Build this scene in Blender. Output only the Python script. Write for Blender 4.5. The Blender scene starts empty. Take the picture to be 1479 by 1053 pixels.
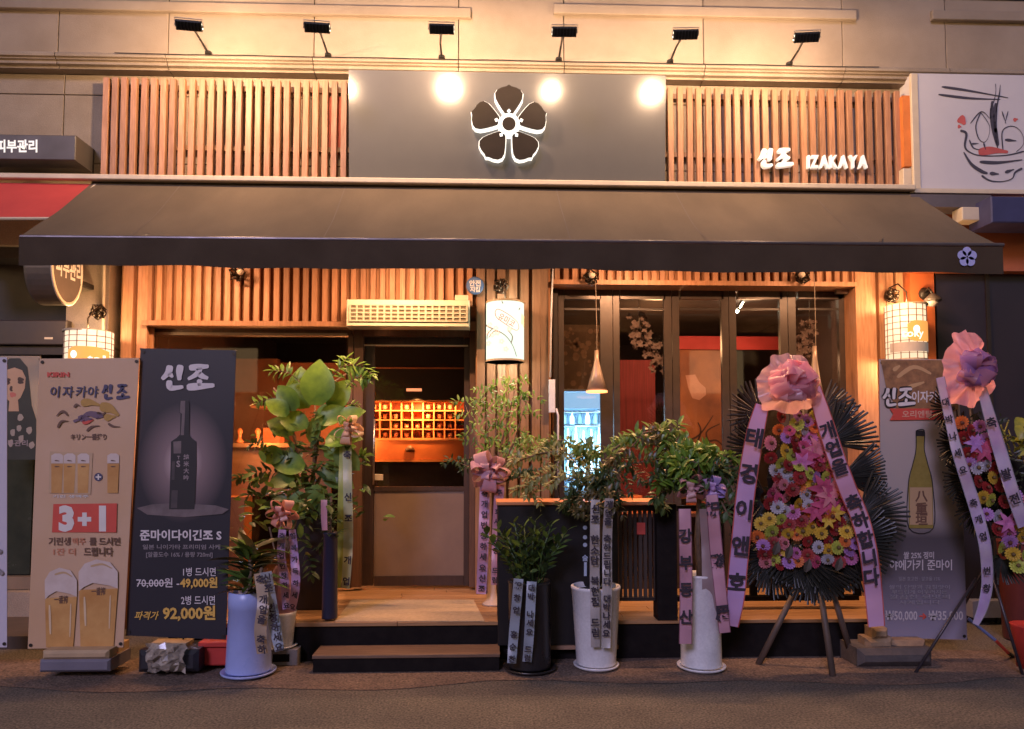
import bpy, math, random
from mathutils import Vector, Matrix, Quaternion
from math import radians, sin, cos, pi, tan, atan2, hypot

SC = bpy.context.scene
COL = SC.collection
# ------------------------------------------------------------------ camera
F, CX, CY = 1056.0, 739.5, 595.0            # focal length and principal point for a 1479 px wide frame
CAMPOS = Vector((0, -6.6, 1.57)); YAW = radians(2); PIT = radians(3)
fwd = Vector((sin(YAW)*cos(PIT), cos(YAW)*cos(PIT), sin(PIT)))
rgt = Vector((cos(YAW), -sin(YAW), 0)); upv = rgt.cross(fwd)
cd = bpy.data.cameras.new('camera'); cam = bpy.data.objects.new('camera', cd); COL.objects.link(cam)
cam.matrix_world = Matrix((( rgt.x, upv.x, -fwd.x, CAMPOS.x), (rgt.y, upv.y, -fwd.y, CAMPOS.y), (rgt.z, upv.z, -fwd.z, CAMPOS.z), (0, 0, 0, 1)))
cd.sensor_width = 36; cd.lens = 36*F/1479; cd.shift_y = (CY-526.5)/1479; cd.clip_end = 300; cd.clip_start = .05
SC.camera = cam
# ------------------------------------------------------------------ night sky and street glow
w = bpy.data.worlds.new("World"); SC.world = w; w.use_nodes = True
nt = w.node_tree; bg = nt.nodes['Background']
sky = nt.nodes.new('ShaderNodeTexSky'); sky.sky_type = 'NISHITA'; sky.sun_disc = False
sky.sun_elevation = radians(12); sky.sun_rotation = radians(205)
mx = nt.nodes.new('ShaderNodeMix'); mx.data_type = 'RGBA'; mx.blend_type = 'MULTIPLY'; mx.inputs['Factor'].default_value = 1
nt.links.new(sky.outputs[0], mx.inputs['A']); mx.inputs['B'].default_value = (1.0, .76, .50, 1)
nt.links.new(mx.outputs['Result'], bg.inputs['Color']); bg.inputs['Strength'].default_value = .034
sd = bpy.data.lights.new('street_glow', 'SUN'); sun = bpy.data.objects.new('street_glow', sd); COL.objects.link(sun)
sd.energy = .58; sd.color = (.62, .58, 1.0); sd.angle = radians(14)
sun.rotation_euler = Vector((.42, 1, -.62)).to_track_quat('-Z', 'Y').to_euler()   # from the front left, above
SC.view_settings.view_transform = 'Standard'; SC.view_settings.look = 'None'
SC.view_settings.exposure = 1.38; SC.view_settings.gamma = 1; SC.view_settings.use_curve_mapping = False
SC.cycles.use_denoising = True
SC.cycles.max_bounces = 7; SC.cycles.diffuse_bounces = 3; SC.cycles.glossy_bounces = 3
SC.cycles.transparent_max_bounces = 16; SC.cycles.sample_clamp_indirect = 4
SC.cycles.caustics_reflective = False; SC.cycles.caustics_refractive = False
R = random.Random(7)

def P(px, py, Y):
    """the point of the plane y = Y seen at pixel (px, py) of the photograph"""
    d = fwd + rgt*((px-CX)/F) - upv*((py-CY)/F)
    return CAMPOS + d*((Y-CAMPOS.y)/d.y)
def G(px, py, Z=0.0):
    d = fwd + rgt*((px-CX)/F) - upv*((py-CY)/F)
    return CAMPOS + d*((Z-CAMPOS.z)/d.z)
def ppm(Y):                                   # pixels per metre at depth Y
    return F/(Y-CAMPOS.y)

# ------------------------------------------------------------------ materials
MATS = {}
def mat(name, c1, c2=None, scale=5, rough=.6, metal=0, bump=0, bscale=40, stretch=(1,1,1), emit=None, estr=0,
        alpha=1, rnd=0, coat=0, spec=.5, grain=0, sss=0, transl=0, rvar=.12, mix=.5):
    if name in MATS: return MATS[name]
    m = bpy.data.materials.new(name); m.use_nodes = True; n = m.node_tree; N = n.nodes; L = n.links
    b = N['Principled BSDF']
    tc = N.new('ShaderNodeTexCoord'); mp = N.new('ShaderNodeMapping'); mp.inputs['Scale'].default_value = stretch
    L.new(tc.outputs['Object'], mp.inputs['Vector'])
    oi = N.new('ShaderNodeObjectInfo')
    if rnd:
        ml = N.new('ShaderNodeMath'); ml.operation = 'MULTIPLY'; ml.inputs[1].default_value = 37
        L.new(oi.outputs['Random'], ml.inputs[0]); L.new(ml.outputs[0], mp.inputs['Location'])
    no = N.new('ShaderNodeTexNoise'); no.inputs['Scale'].default_value = scale; no.inputs['Detail'].default_value = 6
    no.inputs['Roughness'].default_value = .6
    L.new(mp.outputs[0], no.inputs['Vector'])
    cr = N.new('ShaderNodeValToRGB'); cr.color_ramp.elements[0].position = .5-mix/2*.7; cr.color_ramp.elements[1].position = .5+mix/2*.7
    c2 = c2 or tuple(x*.78 for x in c1)
    cr.color_ramp.elements[0].color = (*c1, 1); cr.color_ramp.elements[1].color = (*c2, 1)
    L.new(no.outputs['Fac'], cr.inputs['Fac']); out = cr.outputs['Color']
    if grain:
        n3 = N.new('ShaderNodeTexNoise'); n3.inputs['Scale'].default_value = bscale; n3.inputs['Detail'].default_value = 3; L.new(mp.outputs[0], n3.inputs['Vector'])
        g3 = N.new('ShaderNodeMapRange'); g3.inputs['From Min'].default_value = .3; g3.inputs['From Max'].default_value = .7; g3.inputs['To Min'].default_value = 1-grain; g3.inputs['To Max'].default_value = 1+grain
        L.new(n3.outputs['Fac'], g3.inputs['Value']); v3 = N.new('ShaderNodeVectorMath'); v3.operation = 'SCALE'
        L.new(out, v3.inputs[0]); L.new(g3.outputs[0], v3.inputs['Scale']); out = v3.outputs[0]
    if rnd:
        hs = N.new('ShaderNodeHueSaturation'); mr = N.new('ShaderNodeMapRange')
        mr.inputs['To Min'].default_value = 1-rnd; mr.inputs['To Max'].default_value = 1+rnd
        L.new(oi.outputs['Random'], mr.inputs['Value']); L.new(mr.outputs[0], hs.inputs['Value']); L.new(out, hs.inputs['Color']); out = hs.outputs['Color']
    L.new(out, b.inputs['Base Color'])
    n2 = N.new('ShaderNodeTexNoise'); n2.inputs['Scale'].default_value = bscale; n2.inputs['Detail'].default_value = 4
    L.new(mp.outputs[0], n2.inputs['Vector'])
    rr = N.new('ShaderNodeMapRange'); rr.inputs['To Min'].default_value = max(0, rough-rvar); rr.inputs['To Max'].default_value = min(1, rough+rvar)
    L.new(no.outputs['Fac'], rr.inputs['Value']); L.new(rr.outputs[0], b.inputs['Roughness'])
    if bump:
        bp = N.new('ShaderNodeBump'); bp.inputs['Strength'].default_value = bump; bp.inputs['Distance'].default_value = .01
        L.new(n2.outputs['Fac'], bp.inputs['Height']); L.new(bp.outputs[0], b.inputs['Normal'])
    b.inputs['Metallic'].default_value = metal; b.inputs['Alpha'].default_value = alpha
    b.inputs['Coat Weight'].default_value = coat; b.inputs['Specular IOR Level'].default_value = spec
    if emit:
        b.inputs['Emission Color'].default_value = (*emit, 1); b.inputs['Emission Strength'].default_value = estr
    if transl:
        t = N.new('ShaderNodeBsdfTranslucent'); L.new(out, t.inputs['Color']); s = N.new('ShaderNodeMixShader'); s.inputs[0].default_value = transl
        L.new(b.outputs[0], s.inputs[1]); L.new(t.outputs[0], s.inputs[2])
        o = N['Material Output']; L.new(s.outputs[0], o.inputs['Surface'])
    MATS[name] = m; return m
def glass(name, tint=(.92, .93, .93), ior=1.5, rough=.02):
    m = bpy.data.materials.new(name); m.use_nodes = True; n = m.node_tree; N = n.nodes; L = n.links
    N.remove(N['Principled BSDF']); t = N.new('ShaderNodeBsdfTransparent'); t.inputs[0].default_value = (*tint, 1)
    g = N.new('ShaderNodeBsdfGlossy'); g.inputs['Roughness'].default_value = rough
    f = N.new('ShaderNodeFresnel'); f.inputs['IOR'].default_value = ior; s = N.new('ShaderNodeMixShader')
    no = N.new('ShaderNodeTexNoise'); no.inputs['Scale'].default_value = 1.3; bp = N.new('ShaderNodeBump'); bp.inputs['Strength'].default_value = .04
    L.new(no.outputs['Fac'], bp.inputs['Height']); L.new(bp.outputs[0], g.inputs['Normal'])
    L.new(f.outputs[0], s.inputs[0]); L.new(t.outputs[0], s.inputs[1]); L.new(g.outputs[0], s.inputs[2]); L.new(s.outputs[0], N['Material Output'].inputs['Surface'])
    return m
def emis(name, c, s, base=(.35,.35,.35)):
    m = bpy.data.materials.new(name); m.use_nodes = True; b = m.node_tree.nodes['Principled BSDF']
    b.inputs['Base Color'].default_value = (*base, 1); b.inputs['Emission Color'].default_value = (*c, 1); b.inputs['Emission Strength'].default_value = s
    return m
# ------------------------------------------------------------------ mesh building
class MB:
    def __init__(s): s.v = []; s.f = []; s.seg = []
    def add(s, vs, fs):
        k = len(s.v); s.v += [Vector(p) for p in vs]; s.f += [tuple(i+k for i in f) for f in fs]; return s
    def box(s, a, b):
        x0, y0, z0 = a; x1, y1, z1 = b
        return s.add([(x0,y0,z0),(x1,y0,z0),(x1,y1,z0),(x0,y1,z0),(x0,y0,z1),(x1,y0,z1),(x1,y1,z1),(x0,y1,z1)],
                     [(0,3,2,1),(4,5,6,7),(0,1,5,4),(1,2,6,5),(2,3,7,6),(3,0,4,7)])
    def bev(s, a, b, r):                      # a box with chamfered vertical and front edges
        x0, y0, z0 = a; x1, y1, z1 = b
        ring = lambda y, e: [(x0+e,y,z0+e),(x1-e,y,z0+e),(x1-e,y,z1-e),(x0+e,y,z1-e)]
        return s.add(ring(y0, r)+ring(y0+r, 0)+ring(y1, 0), [(0,1,2,3)]+[(i,i+4,(i+1)%4+4,(i+1)%4) for i in range(4)]+[(i+4,i+8,(i+1)%4+8,(i+1)%4+4) for i in range(4)]+[(11,10,9,8)])
    def pbox(s, x0, y0, x1, y1, Yf, Yb, r=0):  # a box whose front face covers a pixel rectangle at depth Yf
        A = P(x0, y0, Yf); B = P(x1, y1, Yf); C_ = P(x0, y1, Yf); D = P(x1, y0, Yf)
        xa = (A.x+C_.x)/2; xb = (B.x+D.x)/2; za = (B.z+C_.z)/2; zb = (A.z+D.z)/2
        return s.bev((xa, Yf, za), (xb, Yb, zb), r) if r else s.box((xa, Yf, za), (xb, Yb, zb))
    def ppoly(s, pts, Y, th=0):                # a flat outline given in pixels at depth Y, th thick
        n = len(pts); fr = [P(x, y, Y) for x, y in pts]
        if not th: return s.add(fr, [tuple(range(n))])
        bk = [p+Vector((0, th, 0)) for p in fr]
        return s.add(fr+bk, [tuple(range(n)), tuple(range(2*n-1, n-1, -1))]+[(i, (i+1)%n, (i+1)%n+n, i+n) for i in range(n)])
    def tube(s, pts, r, n=8, cap=True):
        pts = [Vector(p) for p in pts]; rs = r if isinstance(r, (list, tuple)) else [r]*len(pts)
        k = len(s.v); prev = None
        for i, p in enumerate(pts):
            t = (pts[min(i+1, len(pts)-1)]-pts[max(i-1, 0)]).normalized()
            if prev is None: a = t.orthogonal().normalized()
            else: a = (prev-t*prev.dot(t)).normalized()
            prev = a; b = t.cross(a)
            for j in range(n): s.v.append(p+(a*cos(2*pi*j/n)+b*sin(2*pi*j/n))*rs[i])
        for i in range(len(pts)-1):
            for j in range(n): s.f.append((k+i*n+j, k+i*n+(j+1)%n, k+(i+1)*n+(j+1)%n, k+(i+1)*n+j))
        if cap: s.f.append(tuple(k+j for j in range(n-1, -1, -1))); s.f.append(tuple(k+(len(pts)-1)*n+j for j in range(n)))
        return s
    def lathe(s, c, prof, n=24, axis='z'):     # prof: (radius, height)
        k = len(s.v); c = Vector(c)
        for r, h in prof:
            for j in range(n):
                a = 2*pi*j/n
                q = (r*cos(a), r*sin(a), h) if axis == 'z' else ((h, r*cos(a), r*sin(a)) if axis == 'x' else (r*cos(a), h, r*sin(a)))
                s.v.append(c+Vector(q))
        for i in range(len(prof)-1):
            for j in range(n): s.f.append((k+i*n+j, k+i*n+(j+1)%n, k+(i+1)*n+(j+1)%n, k+(i+1)*n+j))
        if prof[0][0] > 1e-5: s.f.append(tuple(k+j for j in range(n-1, -1, -1)))
        if prof[-1][0] > 1e-5: s.f.append(tuple(k+(len(prof)-1)*n+j for j in range(n)))
        return s
    def strokes(s, lines, Y, w, th=0, ox=0, oy=0, sc=1, sy=None, wob=.25):   # brush strokes in pixels
        sy = sy or sc; s.seg.append((len(s.v), len(s.f)))
        for ln in lines:
            ww = w
            if isinstance(ln, tuple) and isinstance(ln[0], (int, float)): ww = w*ln[0]; ln = ln[1]
            q = [(ox+x*sc, oy+y*sy) for x, y in ln]; pts = smooth(q, 5 if len(q) > 2 else 4); n = len(pts); Lf = []; Rt = []
            for i, (x, y) in enumerate(pts):
                a = pts[max(i-1, 0)]; b = pts[min(i+1, n-1)]; dx, dy = b[0]-a[0], b[1]-a[1]; l = hypot(dx, dy) or 1
                t = i/(n-1); h = ww/2*(1+wob*cos(t*5+n))*(.62 if i in (0, n-1) else 1)
                Lf.append((x-dy/l*h, y+dx/l*h)); Rt.append((x+dy/l*h, y-dx/l*h))
            for i in range(n-1): s.ppoly([Lf[i], Lf[i+1], Rt[i+1], Rt[i]], Y, th)
        return s
    def text(s, t, px, py, h, Y, wpx=None, rot=0, bold=.02, slant=0, th=0):  # lettering centred on a pixel, h pixels high
        s.seg.append((len(s.v), len(s.f)))
        vs, fs, W, H = glyphs(t, bold); k = h/.73; kx = (wpx/W) if wpx else k
        c, sn = cos(rot), sin(rot); out = []
        for x, y in vs:
            X = x*kx+slant*y*k; Yp = -y*k; out.append((px+X*c-Yp*sn, py+X*sn+Yp*c))
        if not th: return s.add([P(x, y, Y) for x, y in out], fs)
        fr = [P(x, y, Y) for x, y in out]; n = len(fr); bk = [p+Vector((0, th, 0)) for p in fr]
        ed = {}
        for f in fs:
            for i in range(len(f)):
                e = (f[i], f[(i+1) % len(f)]); ed[e] = 1
        side = [(a, b, b+n, a+n) for (a, b) in ed if (b, a) not in ed]
        return s.add(fr+bk, list(fs)+side)
    def leaf(s, p, d, up, L, W, bend=.3, fold=.25, seg=3):
        d = d.normalized(); sd_ = d.cross(up); sd_ = sd_.normalized() if sd_.length > 1e-4 else d.orthogonal().normalized(); nm = sd_.cross(d)
        k = len(s.v)
        for i in range(seg+1):
            t = i/seg; wd = W/2*max(.04, sin(pi*min(1, t*.93+.07))**.8)
            c = p+d*(L*t)-nm*(bend*L*t*t)
            s.v += [c-sd_*wd+nm*(fold*wd), c, c+sd_*wd+nm*(fold*wd)]
        for i in range(seg):
            a = k+i*3; s.f += [(a, a+1, a+4, a+3), (a+1, a+2, a+5, a+4)]
        return s
    def build(s, name, m, parent=None, smoothed=False, label=None, kind=None, cat=None, group=None, origin=None):
        if ('letter' in name or name == 'balusters') and len(s.seg) > 1 and not kind:      # each line of lettering is an object of its own
            sg_ = s.seg+[(len(s.v), len(s.f))]; out = None
            for (v0, f0), (v1, f1) in zip(sg_, sg_[1:]):
                m_ = MB(); m_.v = s.v[v0:v1]; m_.f = [tuple(i-v0 for i in f) for f in s.f[f0:f1]]
                out = m_.build('letter' if name == 'ribbon_lettering' else name, m, parent, smoothed, label)
            return out
        org = Vector(origin) if origin is not None else Vector((0, 0, 0))
        me = bpy.data.meshes.new(name); me.from_pydata([tuple(p-org) for p in s.v], [], s.f); me.update()
        if m: me.materials.append(m)
        if smoothed: me.shade_smooth()
        o = bpy.data.objects.new(name, me); COL.objects.link(o); o.location = org
        if parent: attach(o, parent)
        if label: o['label'] = label
        if not kind and name.startswith(('drawn_', 'printed_', 'emblem_', 'small_')) and name != 'printed_sheet': kind = 'stuff'
        if kind: o['kind'] = kind
        if cat: o['category'] = cat
        if group: o['group'] = group
        return o
WL = {}
def wloc(o):
    v = Vector(o.location)
    return v+wloc(o.parent) if o.parent else v
def attach(o, parent):
    o.parent = parent; o.location = Vector(o.location)-wloc(parent)
def thing(name, label, cat, loc=(0, 0, 0), group=None):
    o = bpy.data.objects.new(name, None); COL.objects.link(o); o.location = loc; o.empty_display_size = .1
    o['label'] = label; o['category'] = cat
    if group: o['group'] = group
    return o
def fq(d, n):                                 # leaf along d with its face towards n
    y = Vector(d).normalized(); n = Vector(n); z = (n-y*n.dot(y)).normalized(); x = y.cross(z)
    return Matrix(((x.x,y.x,z.x),(x.y,y.y,z.y),(x.z,y.z,z.z))).to_quaternion()
def inst(name, me, parent, loc, quat=None, scale=1, label=None):    # another object on shared mesh data
    o = bpy.data.objects.new(name, me); COL.objects.link(o); o.location = loc
    if quat is not None: o.rotation_mode = 'QUATERNION'; o.rotation_quaternion = quat
    o.scale = (scale,)*3 if isinstance(scale, (int, float)) else scale
    if parent: attach(o, parent)
    if label: o['label'] = label
    return o
def meshof(mb, name, m, smoothed=False):
    me = bpy.data.meshes.new(name); me.from_pydata([tuple(p) for p in mb.v], [], mb.f); me.update(); me.materials.append(m)
    if smoothed: me.shade_smooth()
    return me
def smooth(q, k):
    if len(q) < 3:
        a, b = q; return [(a[0]+(b[0]-a[0])*i/k, a[1]+(b[1]-a[1])*i/k) for i in range(k+1)]
    out = []; e = [q[0]]+list(q)+[q[-1]]
    for i in range(1, len(e)-2):
        p0, p1, p2, p3 = e[i-1:i+3]
        for j in range(k):
            t = j/k; out.append(tuple(.5*(2*p1[a]+(p2[a]-p0[a])*t+(2*p0[a]-5*p1[a]+4*p2[a]-p3[a])*t*t+(3*p1[a]-p0[a]-3*p2[a]+p3[a])*t**3) for a in range(len(q[0]))))
    out.append(tuple(q[-1])); return out
GL = {}
def glyphs(t, bold):
    k = (t, bold)
    if k in GL: return GL[k]
    c = bpy.data.curves.new('f', 'FONT'); c.body = t; c.size = 1; c.offset = bold; c.resolution_u = 2; c.space_line = .95
    c.align_x = 'CENTER'
    o = bpy.data.objects.new('f', c); m = o.to_mesh()
    vs = [(v.co.x, v.co.y) for v in m.vertices]; fs = [tuple(p.vertices) for p in m.polygons]
    o.to_mesh_clear(); bpy.data.objects.remove(o); bpy.data.curves.remove(c)
    x0 = min(v[0] for v in vs); x1 = max(v[0] for v in vs); y0 = min(v[1] for v in vs); y1 = max(v[1] for v in vs)
    vs = [(x-(x0+x1)/2, y-(y0+y1)/2) for x, y in vs]
    GL[k] = (vs, fs, x1-x0, y1-y0); return GL[k]
def lamp(kind, name, loc, col, e, size=.1, aim=None, spot=None, blend=1, sy=None):
    l = bpy.data.lights.new(name, kind); o = bpy.data.objects.new(name, l); COL.objects.link(o); o.location = loc
    l.color = col; l.energy = e
    if kind == 'AREA':
        l.size = size
        if sy: l.shape = 'RECTANGLE'; l.size_y = sy
    else: l.shadow_soft_size = size
    if aim is not None: o.rotation_euler = Vector(aim).to_track_quat('-Z', 'Y').to_euler()
    if spot: l.spot_size = radians(spot); l.spot_blend = blend
    return o
WARM = (1.0, .60, .26)
# 신조 as brush strokes inside a 100 x 100 cell each
SIN = [(1.1, [(30,2),(24,30),(2,58)]), (.8, [(26,32),(40,50)]), (1.1, [(66,0),(62,30),(62,62)]), (1.0, [(28,62),(32,92),(76,88)])]
JO = [(1.0, [(112,12),(150,8),(182,6)]), (.9, [(152,10),(140,36),(108,58)]), (.9, [(146,34),(160,46),(180,54)]), (.9, [(150,58),(148,84)]), (1.15, [(104,90),(150,86),(202,82)])]
# ------------------------------------------------------------------ shared materials
M = {}
M['stone'] = mat('stone', (.34,.27,.20), (.27,.21,.15), scale=3, rough=.8, bump=.35, bscale=120, rnd=.07, grain=.12)
M['stone_up'] = mat('stone_upper', (.36,.285,.215), (.29,.225,.165), scale=2, rough=.85, bump=.3, bscale=140, rnd=.05)
M['joint'] = mat('joint', (.05,.04,.035), rough=.9)
M['wood'] = mat('slat_wood', (.47,.235,.125), (.31,.145,.07), scale=6, rough=.55, stretch=(9,9,.8), bump=.15, bscale=9, rnd=.2)
M['wood_dk'] = mat('slat_wood_dark', (.29,.165,.095), (.185,.10,.055), scale=5, rough=.6, stretch=(9,9,.7), bump=.15, bscale=9, rnd=.18)
M['backing'] = mat('backing_board', (.40,.20,.09), (.28,.13,.06), scale=4, rough=.7, stretch=(6,6,.8))
M['frame'] = mat('dark_frame', (.045,.035,.03), (.03,.024,.02), scale=8, rough=.4, metal=.3)
M['frame_br'] = mat('brown_frame', (.14,.07,.04), (.09,.045,.025), scale=6, rough=.45, stretch=(8,8,.6), bump=.1)
M['deck'] = mat('deck_wood', (.42,.23,.10), (.30,.155,.065), scale=5, rough=.5, stretch=(.7,9,9), bump=.2, bscale=12, rnd=.12)
M['black'] = mat('black_paint', (.008,.006,.006), (.015,.012,.011), scale=12, rough=.8, bump=.1, spec=.12)
M['white'] = mat('white_ceramic', (.76,.76,.78), (.60,.59,.61), scale=5, rough=.28, bump=.06, bscale=60, grain=.06)
M['cream'] = mat('cream_metal', (.66,.55,.40), (.58,.48,.35), scale=6, rough=.45)
M['asphalt'] = mat('asphalt', (.15,.13,.105), (.085,.073,.062), scale=2.4, rough=.8, bump=1, bscale=70, mix=.9, grain=.7)
M['pave'] = mat('pavement', (.21,.145,.105), (.09,.062,.05), scale=3.2, rough=.85, bump=1, bscale=62, mix=.9, grain=.6)
M['glass'] = glass('window_glass')
# ------------------------------------------------------------------ ground
asph = MB().add([(-40,-40,0),(40,-40,0),(40,12,0),(-40,12,0)], [(0,1,2,3)]).build('asphalt_road', M['asphalt'], kind='structure')
ed = [(-9+i*.25, -1.62+.05*sin(i*.9)+.06*sin(i*.37)+R.uniform(-.015,.015)) for i in range(73)]
MB().add([(x, y, .004) for x, y in ed]+[(9, -.9, .004), (-9, -.9, .004)], [tuple(range(75))]).build('pavement_strip', M['pave'], kind='structure')
# ------------------------------------------------------------------ the building
bld = thing('building_facade', 'beige stone building front with ledge mouldings above the bar and its floodlights', 'building', (0, .3, 0))
MB().box((-12,.06,3.3),(12,.5,9)).build('core_wall', M['joint'], bld)
MB().box((-12,.45,-.02),(-3.45,.6,3.3)).box((4.1,.45,-.02),(12,.6,3.3)).build('side_core_wall', M['joint'], bld)
jx = [P(x, 90, -.15).x for x in (80, 240, 452, 662, 815, 1018, 1220, 1370)]
stp = 1.28
xs = [jx[0]-stp*k for k in (5,4,3,2,1)]+jx+[jx[-1]+stp*k for k in (1,2,3,4,5)]
for i in range(len(xs)-1):
    a, b = xs[i]+.004, xs[i+1]-.004
    for z0, z1 in ((5.10, 6.35), (6.358, 7.6), (7.608, 8.9)):
        MB().bev((a,-.12,z0),(b,.07,z1), .003).build('stone_panel', M['stone_up'], bld)
    for z0, z1 in ((4.79,4.972), (4.16,4.782), (3.4,4.152)):
        MB().bev((a,-.0,z0),(b,.07,z1), .003).build('stone_panel', M['stone'], bld)
    prof = [(-.12,5.10),(-.155,5.10),(-.17,5.075),(-.17,5.056),(-.15,5.05),(-.15,5.038),(-.13,5.032),(-.13,5.005),(-.095,4.998),(-.095,4.978),(.05,4.978),(.05,5.10)]
    m = MB(); n = len(prof); m.add([(a,y,z) for y,z in prof]+[(b,y,z) for y,z in prof], [tuple(range(n)), tuple(range(2*n-1,n-1,-1))]+[(k,(k+1)%n,(k+1)%n+n,k+n) for k in range(n)])
    m.build('ledge_moulding', M['stone'], bld)
for x0, x1, yb in ((-60,680,9),(800,1238,18),(1348,1660,27)):
    A = P(x0, yb, -.17); B = P(x1, yb, -.17)
    m = MB().bev((A.x,-.165,A.z),(B.x,-.123,A.z+.09), .006); m.build('window_sill', M['stone_up'], bld)
    MB().box((A.x+.1,-.128,A.z+.22),(B.x-.1,-.1225,A.z+1.6)).build('upper_window', mat('upper_glass', (.03,.03,.045), rough=.15), bld)
# side column of stone at the left under the awning line
for z0, z1 in ((.0,.9),(.908,1.7),(1.708,2.5),(2.508,3.39)):
    A = P(95, 450, .1).x; B = P(157, 450, .1).x
    MB().bev((A,.1,z0),(B,.44,z1), .004).build('stone_panel', M['stone'], bld)
# unseen dark building added across the street to darken the reflections in the glass
op = thing('opposite_building', 'unseen dark building added across the street for the glass to reflect', 'building', (0,-20,0))
MB().box((-34,-26,.01),(34,-20,6.2)).build('wall', mat('opp_wall', (.05,.04,.035), (.035,.028,.026), scale=1, rough=.9), op)
ww = [emis('opp_window_lit', (1,.62,.3), .5, (.05,.05,.05)), mat('opp_window_dark', (.02,.02,.025), rough=.2)]
for k in range(18):
    for z0 in (.6, 3.7): MB().bev((-32+k*3.6,-19.99,z0),(-30+k*3.6,-19.9,z0+1.6), .02).build('window', ww[0 if (k*7+int(z0))%5 == 0 else 1], op)
# ------------------------------------------------------------------ adjacent fronts
lf = thing('neighbour_shopfront', 'dark shopfront of the skin care shop left of the bar', 'shopfront', (-4.6, .3, 0))
xl = P(94, 600, .3).x
MB().box((-9,.3,0),(xl,.44,3.39)).build('wall', mat('left_dark', (.03,.022,.02), (.018,.014,.013), scale=2, rough=.45, bump=.1), lf)
MB().pbox(-200, 520, 48, 830, .27, .298).build('display_glass', mat('left_glass', (.025,.03,.02), (.05,.055,.035), scale=3, rough=.25), lf)
MB().pbox(-200, 834, 58, 852, .2, .298).build('sill', mat('left_sill', (.26,.18,.11), rough=.6), lf)
MB().pbox(-200, 856, 60, 900, .1, .298).build('plinth', M['stone'], lf)
MB().box((-9,-.6,0),(-3.3,.098,.10)).build('step', mat('left_step', (.09,.065,.05), rough=.8), lf)
rf = thing('neighbour_dark_front', 'dark glazed shopfront right of the orange wall strip', 'shopfront', (5.2, .1, 0))
xr = P(1357, 600, .02).x
MB().box((xr+.004,.02,0),(10,.44,3.39)).build('wall', mat('right_dark', (.030,.024,.034), (.020,.017,.025), scale=1.5, rough=.35), rf)
for px in (1432, 1500): MB().pbox(px, 392, px+5, 900, .0, .018).build('mullion', M['frame'], rf)
MB().pbox(1405, 868, 1530, 892, -.1, .018).build('low_ledge', mat('low_ledge', (.25,.26,.36), rough=.4), rf)
ow = MB().pbox(1321, 380, 1356, 900, .0, .44).build('orange_wall_strip', mat('orange_wall', (.58,.15,.045), (.50,.12,.035), scale=4, rough=.6, bump=.08), cat='wall', label='narrow orange wall strip between the right slats and the dark front', origin=P(1338, 900, .1))
# ------------------------------------------------------------------ upper slat screens
zt = P(150, 112, -.1).z; zb = 3.93
def slats(par, x0, x1, z0, z1, y0, w_, d, n, m, name='slat', jit=.004, me=None):
    me = meshof(MB().bev((-w_/2,-d/2,0),(w_/2,d/2,z1-z0), .002), name, m)
    for i in range(n):
        x = x0+(x1-x0)*(i+.5)/n+R.uniform(-jit, jit)
        o = inst(name, me, par, (x, y0+R.uniform(-.002,.002), z0+R.uniform(-.003,.003)), Quaternion((0,1,0), R.uniform(-.004,.004)))
def screen(pxa, pxb, n, label, off):
    a = P(pxa, 190, -.1).x; b = P(pxb, 190, -.1).x
    t = thing('slat_screen', label, 'screen', ((a+b)/2, -.1, zb), 'wooden slat screens above the awning')
    slats(t, a, b, zb, zt, -.085, .05, .05, n, M['wood'])
    for pz in (128, 214):
        z = P(300, pz, -.05).z+off
        MB().box((a,-.055,z-.022),(b,-.025,z+.022)).build('rail', M['wood_dk'], t)
    MB().box((a,-.055,zb),(b,-.025,zb+.05)).build('rail', M['wood_dk'], t)
    for k in range(3):
        xx = a+(b-a)*(.12+.38*k)
        MB().box((xx-.02,-.024,zb),(xx+.02,-.002,zt-.05)).build('batten', M['wood_dk'], t)
    return t
scl = screen(144, 503, 26, 'upper slat screen left of the dark signboard', 0)
MB().pbox(468, 140, 500, 222, -.02, -.004).build('red_patch', mat('red_panel', (.55,.10,.06), rough=.6), scl)
screen(962, 1303, 25, 'upper slat screen right of the dark signboard, carrying the white lettering', 0)

MB().pbox(1305, 138, 1321, 240, -.16, .0).build('orange_box_edge', mat('orange_paint', (.72,.22,.05), rough=.5), cat='panel', label='orange panel edge between the slats and the white noodle sign', origin=P(1313, 240, -.1))
MB().pbox(1305, 243, 1321, 270, -.18, .0, .004).build('white_junction_box', M['cream'], cat='box', label='small white junction box under the orange panel edge', origin=P(1313, 270, -.1))
# ------------------------------------------------------------------ signboard
TL = 4.5*pi/180; sb = P(733, 263, -.22); sx0 = P(504,262,-.22).x; sx1 = P(960.5,264,-.22).x
sg = thing('signboard', 'wide dark grey signboard with a five petal flower emblem between the slat screens', 'sign', ((sx0+sx1)/2, -.22, sb.z))
H = 1.0
def SL(x, z, n=0):                            # a point on the tilted board: x, height, out towards the street
    return Vector((x, -.22-sin(TL)*z-cos(TL)*n, sb.z+cos(TL)*z-sin(TL)*n))
def slab(x0, x1, z0, z1, n0, n1):
    m = MB(); m.add([SL(x0,z0,n1),SL(x1,z0,n1),SL(x1,z1,n1),SL(x0,z1,n1),SL(x0,z0,n0),SL(x1,z0,n0),SL(x1,z1,n0),SL(x0,z1,n0)], [(0,1,2,3),(4,7,6,5),(0,4,5,1),(1,5,6,2),(2,6,7,3),(3,7,4,0)]); return m
signm = mat('sign_panel', (.135,.13,.13), (.118,.112,.114), scale=1.2, rough=.22, metal=.25, rvar=.03, bump=.02, bscale=200)
slab(sx0, sx1, 0, H-.05, -.06, 0).build('panel', signm, sg)
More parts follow.
